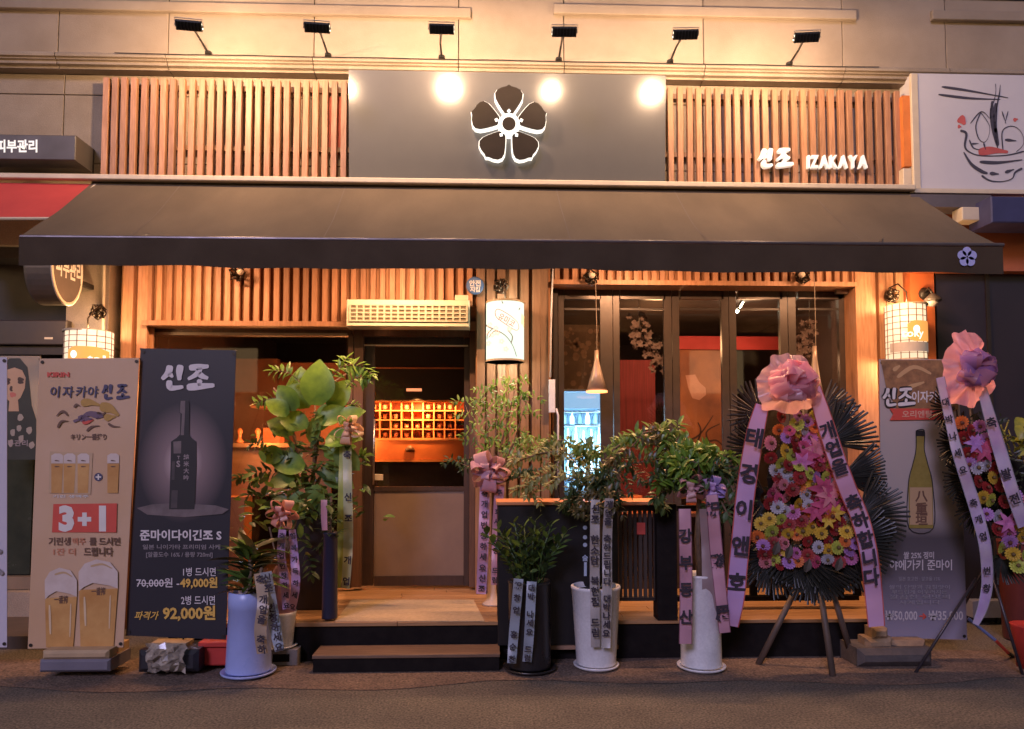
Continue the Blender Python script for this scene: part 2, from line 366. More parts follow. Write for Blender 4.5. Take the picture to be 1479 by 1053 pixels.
slab(sx0-.008, sx1+.008, -.012, -.001, -.06, .012).build('bottom_trim', M['frame'], sg)
# fit panel height to the photograph
def emblem(cx_, cz, r, par):
    pet = [(0,1.0),(.07,.955),(.19,.925),(.30,.865),(.36,.77),(.345,.64),(.27,.50),(.18,.36),(.10,.25),(0,.22),(-.10,.25),(-.18,.36),(-.27,.50),(-.345,.64),(-.36,.77),(-.30,.865),(-.19,.925),(-.07,.955)]
    white = emis('emblem_glow', (1.0,.93,.80), .62); dark = mat('emblem_face', (.022,.015,.010), rough=.6, spec=.2)
    def prism(pts, n0, n1):
        m = MB(); n = len(pts)
        return m.add([SL(cx_+x, cz+z, n1) for x, z in pts]+[SL(cx_+x, cz+z, n0) for x, z in pts], [tuple(range(n))[::-1], tuple(range(n,2*n))]+[(i,(i+1)%n,(i+1)%n+n,i+n) for i in range(n)])
    for k in range(5):
        a = -2*pi*k/5; rot = lambda x, z: (r*(x*cos(a)-z*sin(a)), r*(x*sin(a)+z*cos(a)))
        fc = prism([rot(x*.97, .04+z*.955) for x, z in pet], .078, .094).build('petal', dark, par)
        prism([rot(x*1.03, -.002+z*1.01) for x, z in pet], .002, .077).build('petal_light_body', white, fc)
        sm = MB(); q = [(-.02,.2),(.02,.2),(.018,.3),(.05,.33),(0,.38),(-.05,.33),(-.018,.3)]
        prism([rot(x, z) for x, z in q], .09, .104).build('stamen', white, fc)
    ring = [(r*.27*cos(t*pi/16), r*.27*sin(t*pi/16)) for t in range(32)]
    prism(ring, .002, .107).build('centre_ring', white, par)
    prism([(x*.62, z*.62) for x, z in ring], .108, .115).build('centre_disc', dark, par)
ez = 1.0
def on_board(px, py, nrm=0):
    d = fwd+rgt*((px-CX)/F)-upv*((py-CY)/F); n = Vector((0,-cos(TL),-sin(TL))); o = SL(0,0,nrm)
    t = n.dot(o-CAMPOS)/n.dot(d); q = CAMPOS+d*t
    return q.x, (q-SL(0,0,nrm)).dot(Vector((0,-sin(TL),cos(TL))))
ex, ez = on_board(735, 180, .09); er = on_board(735, 122, .09)[1]-ez
topz = on_board(733, 105)[1]
print('board', ex, ez, er, topz)
# the lettering on the right slats
lt = thing('shop_lettering', 'white raised shop name lettering on the right slat screen', 'lettering', P(1175, 242, -.15))
wl = mat('letter_white', (.82,.80,.76), rough=.4, emit=(1,.93,.82), estr=.18)
MB().strokes(SIN, -.17, 5.2, .045, 1097, 214, .255, .27, wob=.15).build('brush_lettering', wl, lt)
MB().strokes(JO, -.17, 5.2, .045, 1097, 214, .245, .27, wob=.15).build('brush_lettering', wl, lt)
wds = [('IZAKAYA', 1210.5, 88)]
gx = 1167
for ch, wd in zip('IZAKAYA', (3, 11, 13, 11, 13, 12, 13)):
    MB().text(ch, gx+wd/2, 233, 18, -.165, wpx=wd, bold=.03, th=.04).build('letter', wl, lt); gx += wd+1.8
emblem(ex, ez, er, sg)
# resize panel top
for o in list(sg.children):
    if o.name.startswith('panel'): 
        for v in o.data.vertices:
            p = v.co
            zz = (Vector(p)-SL(0,0,0)).dot(Vector((0,-sin(TL),cos(TL))))
            if zz > .5: v.co = Vector(p)+Vector((0,-sin(TL),cos(TL)))*(topz-(H-.05))
MB().box((sx0+.1,-.2,sb.z+.1),(sx0+.16,-.002,sb.z+.5)).box((sx1-.16,-.2,sb.z+.1),(sx1-.1,-.002,sb.z+.5)).build('bracket', M['frame'], sg)
# ------------------------------------------------------------------ floodlights on arms
fb = mat('flood_body', (.03,.027,.025), rough=.5, metal=.4); lens = emis('flood_lens', (1,.80,.50), 30)
fdef = [((273,37),(301,68)),((458,40),(474,70)),((638,42),(638,73)),((815,46),(807,76)),((990,50),(968,79)),((1165,54),(1140,82))]
words = ['leftmost floodlight, above the left end of the slat screen','second floodlight from the left, above the inner left slats','third floodlight, left of the flower emblem above the signboard','fourth floodlight, right of the flower emblem above the signboard','fifth floodlight, just right of the signboard','rightmost floodlight, above the right end of the slat screen']
for i, ((lx, ly), (bx_, by_)) in enumerate(fdef):
    L0 = P(lx, ly, -.93); B0 = P(bx_, by_, -.16); B0.z = 5.11
    t = thing('floodlight', words[i], 'floodlight', B0, 'floodlights on arms along the ledge')
    tn = i-2.5; ang = -tn*.05
    def tr(m):
        Rm = Matrix.Rotation(ang, 4, 'Z') @ Matrix.Rotation(radians(38), 4, 'X')
        m.v = [L0+(Rm @ (p*.72)) for p in m.v]; return m
    b = MB().bev((-.135,-.035,-.05),(.135,.03,.05), .012)
    for k in range(7): b.box((-.115+k*.035,-.05,-.045),(-.105+k*.035,-.034,.045))
    tr(b).build('housing', fb, t)
    tr(MB().box((-.118,.0305,-.038),(.118,.034,.038))).build('lens', lens, t)
    tr(MB().box((-.148,-.02,-.012),(-.137,.02,.012)).box((.137,-.02,-.012),(.148,.02,.012)).tube([(-.142,0,0),(-.142,.0,.07),(.142,0,.07),(.142,0,0)], .006, 6)).build('yoke', M['cream'], t)
    sgn = 1 if i < 3 else -1
    tr(MB().box((sgn*.1355,-.005,-.03),(sgn*.138,.034,.03))).build('end_glint', emis('end_glint', (1,.85,.62), 1.6) if i == 0 else bpy.data.materials['end_glint'], t)  # glowing strip added on the housing end to stand in for a glint
    MB().tube([B0, B0+Vector((0,-.2,.02)), L0+Vector((0,0,.03))], .009, 6).lathe(B0, [(.03,-.01),(.03,.012),(.01,.015)], 10).build('arm', fb, t)
    Rm = Matrix.Rotation(ang, 3, 'Z') @ Matrix.Rotation(radians(38), 3, 'X')
    lamp('SPOT', 'floodlight_lamp', L0+(Rm @ Vector((0,.06,0))), (1,.64,.38), (50,16,42,18,30,37)[i], (.05,.04,.065,.035,.05,.05)[i], aim=Vector((0,.80,-.60)), spot=178, blend=.2)
# ------------------------------------------------------------------ awning
aw = thing('awning', 'long dark brown retractable awning with straight valance over the shop front', 'awning', (.2, -.16, 3.88))
ax0, ax1 = -3.43, 3.86; fx0, fx1 = -3.41, 3.94; zB, zF = 3.885, 3.13; yB, yF = -.24, -1.2
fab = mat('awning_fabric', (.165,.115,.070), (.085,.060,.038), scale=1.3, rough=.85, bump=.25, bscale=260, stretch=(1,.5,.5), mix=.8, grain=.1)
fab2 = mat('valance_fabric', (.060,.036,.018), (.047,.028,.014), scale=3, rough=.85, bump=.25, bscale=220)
nx, ny = 110, 12; m = MB(); vs = []
def SAG(u, t): return -.05*sin(pi*t)*(.4+.6*abs(sin(u*pi*2)))+.010*sin(u*23+t*3)*t+.005*sin(u*61+t*9)*sin(pi*t)+.004*sin(u*97-t*5)*t
for j in range(ny+1):
    t = j/ny
    for i in range(nx+1):
        u = i/nx; x = ax0+(ax1-ax0)*u; x += ((fx0+(fx1-fx0)*u)-x)*t
        sag = SAG(u, t)
        vs.append((x, yB+(yF-yB)*t, zB+(zF-zB)*t+sag))
fs = [(j*(nx+1)+i, j*(nx+1)+i+1, (j+1)*(nx+1)+i+1, (j+1)*(nx+1)+i) for j in range(ny) for i in range(nx)]
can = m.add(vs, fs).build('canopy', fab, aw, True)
seam = mat('seam', (.15,.11,.085), rough=.8)
for u in (.105, .30, .555, .70, .87):
    q = []
    for j in range(ny+1):
        t = j/ny; x = ax0+(ax1-ax0)*u; sag = SAG(u, t)
        q.append(Vector((x+.02*t, yB+(yF-yB)*t, zB+(zF-zB)*t+sag+.003)))
    MB().add([p+Vector((-.004,0,0)) for p in q]+[p+Vector((.004,0,0)) for p in q], [(i,i+1,i+ny+2,i+ny+1) for i in range(ny)]).build('seam', seam, can)
m = MB(); nx = 120
vs = [(fx0+(fx1-fx0)*i/nx, yF-.018+(.012*sin(i*.55)+.008*sin(i*.23+1))*(1-k)-.003*k, (zF-.01) if k else zF-.215+.006*sin(i*.13)+.003*sin(i*.41)) for k in (1,0) for i in range(nx+1)]
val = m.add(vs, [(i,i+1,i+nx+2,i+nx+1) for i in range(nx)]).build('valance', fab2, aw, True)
MB().tube([(fx0,yF,zF),(fx1+.02,yF,zF+.012)], .016, 10).build('front_bar', mat('front_bar', (.16,.13,.13), rough=.4, metal=.5), aw)
MB().bev((ax0-2.6,-.30,3.90),(3.84,-.135,3.948), .008).build('housing_rail', M['cream'], aw)
MB().box((ax0,-.24,3.80),(ax1,-.14,3.899)).build('roller_box', M['frame'], aw)
for x in (-2.6, .2, 3.0):
    MB().tube([(x,-.2,3.75),(x+.35,-.7,3.42),(x,-1.18,3.12)], .02, 8).build('folding_arm', M['frame'], aw)
ep = P(1397, 371, -1.222)
for k in range(5):
    a = pi/2+k*2*pi/5; c = ep+Vector((.042*cos(a), 0, .042*sin(a)))
    m = MB(); pts = [c+Vector((.036*cos(t*pi/8)*1, 0, .036*sin(t*pi/8))) for t in range(16)]
    m.add(pts, [tuple(range(16))]).build('printed_petal', mat('lav_print', (.50,.50,.85), rough=.6), val)
# cable clipped along the ledge between the floodlights
q = []
for i in range(61):
    x = -3.3+6.9*i/60; q.append((x, -.176, 5.088-.004*abs(sin(i*pi/10))))
MB().tube(q, .004, 5).build('ledge_cable', M['frame'], cat='cable', label='thin dark cable running along the stone ledge between the floodlights', origin=(.1,-.178,5.07))
# ------------------------------------------------------------------ neighbours' signs
ls = thing('box_sign', 'long dark box sign with white letters on the wall left of the slats', 'sign', P(40, 232, -.2))
MB().pbox(-90, 194, 109, 230, -.30, -.002, .006).build('box', mat('sign_box', (.085,.07,.06), (.07,.058,.05), scale=5, rough=.5), ls)
MB().text('피부관리', 24, 211, 14, -.303, wpx=60, bold=.035, th=.0).build('lettering', mat('sign_letters', (.8,.78,.72), rough=.5, emit=(1,.95,.85), estr=.25), ls)
ra = thing('red_awning', 'red fabric awning of the shop left of the bar', 'awning', P(60, 262, -.2))
q = [P(-120,262,-.25), P(133,266,-.25), P(78,316,-.75), P(-200,316,-.75)]
MB().add(q+[p+Vector((0,0,-.012)) for p in q], [(0,3,2,1),(4,5,6,7),(0,1,5,4),(1,2,6,5),(2,3,7,6),(3,0,4,7)]).build('canopy', mat('red_fabric', (.55,.06,.05), (.48,.05,.045), scale=3, rough=.75, bump=.15, bscale=200), ra)
MB().tube([q[3], q[2]], .014, 8).build('front_bar', M['cream'], ra)
MB().tube([q[1]+Vector((.03,0,-.01)), (q[1]+q[2])/2+Vector((.05,0,.0)), q[2]+Vector((.04,0,0))], .014, 6).build('folding_arm', M['cream'], ra)
rs = thing('round_blade_sign', 'round projecting sign with white rim and white letters under the left awning end', 'sign', P(80, 440, -.5))
fc = P(98, 388, -.6); rad = .30; _n0 = set(bpy.data.objects)
MB().lathe((fc.x,fc.y,fc.z), [(rad*.97,-.22),(rad,-.20),(rad,-.012)], 40, 'x').build('drum', mat('drum', (.16,.13,.10), rough=.4, metal=.3), rs, False)
MB().lathe((fc.x,fc.y,fc.z), [(rad,-.011),(rad*1.02,0),(rad*.93,.006),(rad*.93,0)], 40, 'x').build('rim', M['cream'], rs, True)
MB().lathe((fc.x,fc.y,fc.z), [(rad*.92,-.002),(rad*.92,.001)], 40, 'x').build('face', mat('drum_face', (.13,.105,.085), rough=.5), rs)
vs, fs, W, Hh = glyphs('피부관리', .03)
MB().add([(fc.x+.004, fc.y+.02+x*.50/W, fc.z+.0+y*.17/Hh) for x, y in vs], fs).build('lettering', mat('sign_letters2', (.8,.75,.65), rough=.5), rs)
for o in set(bpy.data.objects)-_n0:
    if o.type == 'MESH':
        for v in o.data.vertices: v.co.y = fc.y+(v.co.y-fc.y)*.74
MB().box((fc.x-.2,fc.y+.22,fc.z-.02),(fc.x-.16,.3,fc.z+.02)).build('bracket', M['frame'], rs)
MB().tube([P(150,388,.02)+Vector((0,0,.3)), P(149,482,.02)], .012, 8).build('drain_pipe', M['cream'], cat='pipe', label='thin cream pipe running down the stone column beside the left lantern', origin=P(149,482,.02))
un = thing('wall_unit', 'black louvred box on the dark wall behind the round sign', 'unit', P(40, 512, .1))
MB().pbox(-60, 462, 96, 498, .02, .299, .01).build('case', mat('unit_case', (.06,.045,.04), rough=.35), un)
MB().pbox(-60, 500, 94, 512, .06, .299).build('louvre', M['frame'], un)
MB().pbox(64, 487, 76, 490, .017, .0199).build('badge', M['cream'], un)
# noodle sign on the right
ns = thing('noodle_shop_sign', 'white box sign with a brush drawing of a noodle bowl and chopsticks', 'sign', P(1420, 275, -.2))
MB().pbox(1321, 108, 1660, 276, -.22, -.002, .012).build('panel', mat('noodle_panel', (.60,.57,.58), (.56,.53,.55), scale=2, rough=.55), ns)
MB().pbox(1318, 106, 1328, 272, -.228, -.2, .004).build('edge_trim', M['cream'], ns)
MB().pbox(1316, 274, 1660, 280, -.26, -.1).build('bottom_trim', M['cream'], ns)
k_ = 179/608; ink = mat('ink', (.06,.055,.08), rough=.7); redk = mat('red_ink', (.6,.12,.11), rough=.7)
S_ = lambda L, w_, m_, n_: MB().strokes(L, -.2235, w_, 0, 1300, 90, k_, wob=.45).build(n_, m_, ns)
S_([[(205,120),(330,138),(530,174)], [(188,158),(340,176),(492,182)]], 2.6, ink, 'drawn_chopsticks')
S_([(.6,[(468,105),(470,140),(462,185),(445,230),(444,280)]), (.6,[(492,110),(488,150),(480,190),(470,250)]), (2.2,[(452,190),(452,260),(465,340),(480,410)]), (1.6,[(470,200),(466,300),(478,420)])], 2.6, ink, 'drawn_noodles')
S_([(1,[(295,335),(325,350),(318,410),(340,440),(400,458),(520,456),(610,436)]), (1.4,[(312,440),(350,500),(400,535),(430,545)]), (1,[(400,555),(440,580),(500,585),(550,570),(565,540),(600,520)]), (1.3,[(390,488),(480,492),(600,478)]), (.6,[(340,380),(360,420),(400,430)]), (.5,[(345,300),(398,242),(440,276)]), (.5,[(396,246),(372,310),(384,370),(410,392),(432,370),(438,310),(396,246)]), (.5,[(505,430),(500,350),(520,320),(560,315),(596,345),(606,400),(570,440)]), (.5,[(500,240),(520,300)]), (.5,[(530,240),(515,300)]), (1.2,[(515,380),(570,385)]), (1.5,[(440,545),(485,548)]), (1.3,[(515,540),(560,525)]), (.7,[(410,395),(420,430)]), (.7,[(350,400),(385,398)])], 2.6, ink, 'drawn_bowl')
S_([(3.2,[(385,442),(450,432),(530,440)]), (3.4,[(290,270),(305,285),(318,305)]), (1.6,[(283,314),(300,316)]), (1.6,[(556,284),(578,278)])], 2.6, redk, 'drawn_broth')
MB().pbox(1432, 284, 1560, 322, -.5, -.2, .01).build('navy_box', mat('navy_box', (.05,.05,.13), rough=.5), cat='box', label='navy blue box under the right end of the noodle sign', origin=P(1490, 322, -.4))
MB().pbox(1316, 281, 1432, 299, -.3, -.05).build('grey_gutter', mat('gutter', (.13,.11,.12), rough=.5), cat='gutter', label='dark grey gutter below the noodle sign', origin=P(1370, 299, -.2))
MB().pbox(1390, 299, 1436, 318, -.34, -.2, .006).build('white_housing', M['cream'], cat='box', label='cream awning motor housing beside the navy box', origin=P(1410, 318, -.3))
MB().box((3.9,-.1,3.22),(10,.019,3.84)).build('orange_fascia', mat('orange_fascia', (.45,.13,.05), (.38,.10,.04), scale=3, rough=.6), cat='fascia', label='orange fascia board partly hidden behind the right end of the awning', origin=(5,-.05,3.22))
# ------------------------------------------------------------------ lower facade
# header over everything
# walls of slats: left header, left jamb, pillar, right header, right jamb
def wallthing(label, pxa, pxb, pya, pyb, pitch, m, y0=.0, wd=.56, back=True, name='slat_wall', group='wooden slat panels under the awning', top=None, dp=.045):
    A = P(pxa, pyb, y0); B = P(pxb, pyb, y0); z1 = top or P(pxa, pya, y0).z; z0 = A.z
    t = thing(name, label, 'wall', ((A.x+B.x)/2, y0, z0), group)
    n = max(1, round((B.x-A.x)/pitch))
    slats(t, A.x, B.x, z0, z1, y0+dp/2, pitch*wd, dp, n, m)
    if back: MB().box((A.x,y0+dp+.012,z0),(B.x,y0+dp+.035,z1)).build('backing_board', M['backing'], t)
    return t
TOP = 3.42
wallthing('wooden slat header above the left window', 207, 503, 380, 463, .085, M['wood'], top=TOP)
wallthing('wooden slat header above the white air curtain', 503.5, 686, 380, 440, .085, M['wood'], top=TOP)
wallthing('tall wooden slat jamb behind the left lantern', 157, 206, 380, 915, .13, M['wood'], wd=.7, top=TOP)
wallthing('wooden slat pillar behind the glowing floral lantern', 686, 797, 380, 858, .103, M['wood_dk'], wd=.72, top=TOP, y0=-.02)
wallthing('low wooden slat header above the folding doors', 798, 1240, 380, 405, .082, M['wood'], top=TOP)
wallthing('wooden slat jamb behind the right lantern', 1266, 1320, 380, 890, .09, M['wood'], wd=.75, top=TOP)
MB().pbox(1241, 380, 1265, 890, -.03, .2).build('corner_post', M['wood'], cat='post', label='plain wooden corner post right of the folding doors', origin=P(1253,890,0))
A = P(207, 470, -.03)
MB().pbox(204, 463.5, 503, 470.5, -.035, .2).build('header_beam', M['wood'], cat='beam', label='wooden beam along the bottom of the left slat header', origin=P(350,470,0))
MB().pbox(798, 405.5, 1240, 412, -.035, .2).build('header_beam', M['wood'], cat='beam', label='wooden beam along the top of the folding doors', origin=P(1020,412,0))
# glimmering downlights under the awning (their housings hide behind the valance)
alb = emis('led_tube', (1,.72,.40), 9)
for i, (x, lab) in enumerate(((-2.55,'leftmost light bar under the awning'),(-.75,'light bar under the awning in front of the door'),(1.35,'light bar under the awning above the counter'),(3.2,'rightmost light bar under the awning'))):
    t = thing('awning_light_bar', lab, 'light', (x,-.82,3.34), 'light bars under the awning')
    MB().bev((x-.3,-.84,3.31),(x+.3,-.80,3.35), .004).build('housing', M['frame'], t)
    MB().box((x-.28,-.835,3.3),(x+.28,-.805,3.309)).build('tube', alb, t)
    lamp('AREA', 'awning_bar_lamp', (x,-.82,3.285), (1,.50,.25), [17,19,21,14][i], .55, aim=(0,.22,-1), sy=.04)
# ------------------------------------------------------------------ deck and step
dk = thing('entrance_deck', 'raised wooden entrance deck with black front along the bar', 'deck', (.7,-1.04,0))
dx0 = P(440, 899, -1.04).x-1.0; dx1 = P(1330, 892, -1.04).x; DZ = .29
MB().box((dx0,-1.03,.0),(dx1,.6,DZ-.03)).build('fascia', M['black'], dk)
nb = 11
for k in range(nb):
    y0 = -1.05+k*.125
    for a, b in ((dx0-.01, -.55+R.uniform(-.2,.2)), (None, 1.3+R.uniform(-.3,.3)), (None, dx1)):
        if a is None: a = last
        MB().bev((a+.002,y0,DZ-.028),(b-.002,y0+.121,DZ+R.uniform(-.0015,.0015)), .002).build('plank', M['deck'], dk); last = b
dm = thing('doormat', 'beige doormat on the deck before the glass door', 'mat', (-.5,-.5,DZ))
q = [G(508, 866, DZ+.006), G(684, 866, DZ+.006), G(700, 897, DZ+.006), G(484, 897, DZ+.006)]
MB().add(q+[p+Vector((0,0,-.0045)) for p in q], [(0,3,2,1),(4,5,6,7),(0,1,5,4),(1,2,6,5),(2,3,7,6),(3,0,4,7)]).build('mat_surface', mat('doormat', (.56,.42,.26), (.46,.34,.20), scale=30, rough=.9, bump=.5, bscale=300), dm)
st = thing('entrance_step', 'low black step with worn wooden tread before the door', 'step', (-.5,-1.2,0))
A = P(452, 962, -1.31); B = P(721, 962, -1.31)
MB().box((A.x,-1.31,.0),(B.x,-1.055,.10)).build('riser_box', M['black'], st)
MB().bev((A.x-.005,-1.32,.101),(B.x+.005,-1.055,.125), .003).build('tread', mat('tread', (.20,.12,.075), (.13,.075,.045), scale=6, rough=.6, stretch=(.8,8,8), bump=.2), st)
# ------------------------------------------------------------------ left window
WY = .22
def bar(m, x0, y0, x1, y1, Yf, Yb): m.pbox(x0, y0, x1, y1, Yf, Yb)
lw = thing('left_window', 'wide dark framed window left of the door showing the orange interior', 'window', P(360, 850, WY))
m = MB(); m.pbox(207,470.8,508,484, WY-.05, WY+.05); m.pbox(207,484,216,850, WY-.05, WY+.05); m.pbox(501,484,508,850, WY-.05, WY+.05); m.pbox(216,842,501,850, WY-.05, WY+.05)
m.build('frame', M['frame_br'], lw)
MB().pbox(216,484,501,842, WY, WY+.006).build('pane', M['glass'], lw)
MB().pbox(216, 480.5, 501, 484.5, WY-.07, WY-.052).build('blind_rail', mat('bl_rail', (.4,.3,.22), rough=.5), lw)
MB().pbox(207, 478, 212, 502, WY-.09, WY-.052).build('latch_strip', M['cream'], lw)
# ------------------------------------------------------------------ door
dr = thing('glass_door', 'brown framed glass entrance door with frosted lower panel', 'door', P(600, 848, .28))
m = MB(); m.pbox(509,478,523,848, .18, .34); m.pbox(678,478,686,848, .18, .34); m.pbox(523,474,678,486, .18, .34)
m.build('outer_frame', M['frame_br'], dr)
m = MB(); m.pbox(523.5,487,540,846, .24, .29); m.pbox(670,487,677.5,846, .24, .29); m.pbox(540,487,670,499, .24, .29); m.pbox(540,832,670,846, .24, .29); m.pbox(540,703,670,709, .245,.285)
m.build('leaf_frame', mat('leaf_frame', (.055,.03,.02), (.035,.02,.014), scale=6, rough=.45, stretch=(8,8,.6)), dr)
MB().pbox(540,499,670,703, .262, .268).build('pane', M['glass'], dr)
MB().pbox(540,709,670,832, .258, .268).build('frosted_panel', mat('frosted', (.27,.19,.135), (.22,.15,.11), scale=3, rough=.5, bump=.15, bscale=250, transl=.2), dr)
MB().pbox(525, 498, 676, 500, .225, .238).build('closer_rail', M['cream'], dr)
h = MB(); a = P(541, 605, .2); b = P(539, 700, .2); h.tube([a, b], .011, 8); h.tube([a-Vector((0,0,.05)), a-Vector((0,-.045,.05))], .006, 6); h.tube([b+Vector((0,0,.05)), b+Vector((0,.045,.05))], .006, 6)
h.build('handle', mat('steel', (.45,.40,.36), rough=.3, metal=.9), dr, True)
lk = MB().pbox(541, 685, 553, 694, .215, .238, .004).build('lock', M['cream'], dr)
ac = thing('air_curtain', 'cream air curtain unit with gridded grille over the door', 'air curtain', P(590, 472, -.2))
MB().pbox(500, 433, 678, 472, -.20, -.035, .008).build('case', mat('ac_case', (.62,.60,.46), (.58,.56,.43), scale=4, rough=.45), ac)
gr = MB()
MB().pbox(505, 441, 674, 464, -.203, -.2005).build('recess', mat('ac_rec', (.20,.18,.12), rough=.7), ac)
for k in range(18): gr.pbox(505+k*9.94-1, 441, 505+k*9.94+1.6, 464, -.212, -.2035)
for k in range(5): gr.pbox(505, 440.5+k*5.75-.8, 675, 440.5+k*5.75+1, -.2125, -.2037)
gr.build('grille', mat('ac_gr', (.56,.54,.41), rough=.5), ac)
MB().pbox(657, 426, 676, 434, -.15, -.05, .004).build('cable_box', M['cream'], ac)
bs = thing('round_blue_badge', 'small round blue security badge beside the floral lantern', 'badge', P(686,426,-.05))
c = P(686, 412, -.07)
MB().lathe(c, [(.078,.04),(.08,.01),(.07,0)], 28, 'y').build('disc', mat('badge_blue', (.08,.16,.38), rough=.4), bs)
MB().text('안전', 686, 409, 7, -.0715, bold=.03).text('지킴', 686, 418, 6, -.0715, bold=.03).build('lettering', M['white'], bs)
# ------------------------------------------------------------------ folding doors
fd = thing('folding_doors', 'tall dark framed folding glass doors across the right half', 'door', P(1020, 862, .2))
m = MB(); m.pbox(800,412.5,1240,418, .14, .3); m.pbox(800,412,806,866, .14, .3); m.pbox(1233,412,1240.5,866, .14, .3); m.pbox(800,862,1240,868, .14, .3)
m.build('outer_frame', M['frame'], fd)
pans = [(807,886,815,868),(887,972,896,961),(973,1055,983,1045),(1056,1141,1066,1130),(1142,1232,1153,1216)]
fbr = mat('fold_frame', (.075,.055,.045), (.05,.038,.032), scale=8, rough=.35, metal=.3)
for a, b, ga, gb in pans:
    m = MB(); m.pbox(a,418,ga,862,.19,.24); m.pbox(gb,418,b,862,.19,.24); m.pbox(ga,418,gb,432,.19,.24); m.pbox(ga,838,gb,862,.19,.24)
    fr = m.build('leaf_frame', fbr, fd)
    MB().pbox(ga,432,gb,838,.212,.218).build('pane', M['glass'], fr)
    MB().pbox(ga,445,gb,448,.2,.211).build('blind_rail', M['frame'], fr)
MB().pbox(1208, 418, 1238, 424, .1, .139, .003).build('door_stay', mat('steel2', (.5,.45,.4), rough=.3, metal=.8), fd)
# ------------------------------------------------------------------ cable, intercom
cbl = thing('power_cable', 'cream cable down the right edge of the slat pillar to a white box', 'cable', P(800, 596, -.05))
MB().tube([P(799,380,-.05), P(797,430,-.05), P(795.5,480,-.05), P(795,545,-.05)], .008, 6).tube([P(803,590,-.05), P(806,600,-.05), P(806,700,-.05)], .010, 6).build('cable', M['white'], cbl, True)
MB().pbox(793, 548, 802, 596, -.08, -.025, .004).build('box', M['white'], cbl)
# ------------------------------------------------------------------ interior
INW = mat('interior_wall', (.05,.022,.015), (.035,.016,.011), scale=2, rough=.7)
room = thing('bar_interior', 'dim brown room of the bar seen through the glass', 'room', (.2, 4.6, .29))
x0, x1 = -3.2, 3.75
MB().box((x0,4.6,.28),(x1,4.7,3.35)).build('back_wall', INW, room)
MB().box((x0-.1,.4,.28),(x0,4.7,3.35)).box((x1,.4,.28),(x1+.1,4.7,3.35)).build('side_wall', INW, room)
MB().box((x0,.4,3.2),(x1,4.6,3.3)).build('ceiling', mat('int_ceiling', (.05,.03,.022), rough=.8), room)
MB().box((x0,.35,.2),(x1,4.6,.285)).build('floor', mat('int_floor', (.10,.055,.035), rough=.5), room)
MB().box((.62,.4,.286),(.72,2.2,3.2)).build('partition', INW, room)
MB().box((dx0,.35,3.3),(x1+.2,.6,3.5)).build('lintel', M['frame'], room)
# kitchen pass behind the door
KY = 2.4
kp = thing('kitchen_counter', 'orange lit kitchen counter with gridded cup shelf behind the door', 'counter', P(600, 706, KY))
orl = mat('orange_lacquer', (.62,.20,.07), (.5,.15,.05), scale=4, rough=.45)
MB().pbox(520, 636, 720, 664, KY-.05, KY+.5, .004).build('counter_front', orl, kp)
MB().pbox(520, 633, 720, 636, KY-.07, KY-.01).pbox(520,664,720,667,KY-.07,KY-.01).build('counter_edge', mat('counter_edge', (.75,.32,.12), rough=.4), kp)
MB().pbox(520, 667, 720, 800, KY+.05, KY+.5).build('counter_base', M['frame'], kp)
MB().pbox(500, 480, 720, 578, KY-.1, KY+.35).build('hood', mat('hood', (.02,.018,.017), rough=.4), kp)
MB().pbox(541, 530.5, 676, 532.5, KY-.115, KY-.101).build('hood_trim', mat('hood_trim', (.4,.16,.08), rough=.5), kp)
MB().pbox(587, 561, 609, 565, KY-.115, KY-.101).build('hood_label', mat('hood_label', (.85,.35,.2), rough=.5, emit=(1,.35,.15), estr=.5), kp)
sh = MB()
for k in range(10): sh.pbox(532+k*15.6, 579, 533.8+k*15.6, 633, KY, KY+.18)
for k in range(5): sh.pbox(530, 579+k*13.4, 680, 580.6+k*13.4, KY-.002, KY+.182)
shf = sh.build('grid_shelf', mat('grid_shelf', (.7,.30,.12), rough=.5), kp)
MB().pbox(520, 578.5, 720, 634, KY+.19, KY+.22).build('shelf_back', mat('shelf_back', (.45,.13,.05), rough=.6), kp)
cup = mat('cup', (.75,.5,.35), rough=.3)
for r_ in range(4):
    for c_ in range(9):
        if R.random() < .3: continue
        b = P(540.5+c_*15.6, 591.5+r_*13.4, KY+.09)
        MB().lathe(b, [(.018,0),(.028,.01),(.03,.055),(.026,.058)], 8).build('cup', cup, shf, True)
bd = P(592, 650, KY-.06); MB().lathe(bd, [(.05,-.02),(.06,.01),(.03,.05),(.01,.055)], 12).build('bowl', M['frame_br'], kp, True)
lamp('AREA', 'kitchen_strip_lamp', P(600, 581, KY-.02)+Vector((0,-.05,-.02)), (1,.36,.10), 9, 1.2, aim=(0,.25,-1), sy=.05)
lamp('POINT', 'kitchen_lamp', (-.2,3.6,1.9), (1,.38,.12), 8, .1)
lamp('SPOT', 'shelf_spot_lamp', P(600, 579, KY-.25), (1,.38,.10), 40, .04, aim=(0,.8,-.75), spot=100)
MB().pbox(548, 740, 640, 745, 1.2, 1.6).build('bar_table', orl, cat='table', label='low orange table top behind the frosted door panel', origin=P(600,745,1.4))
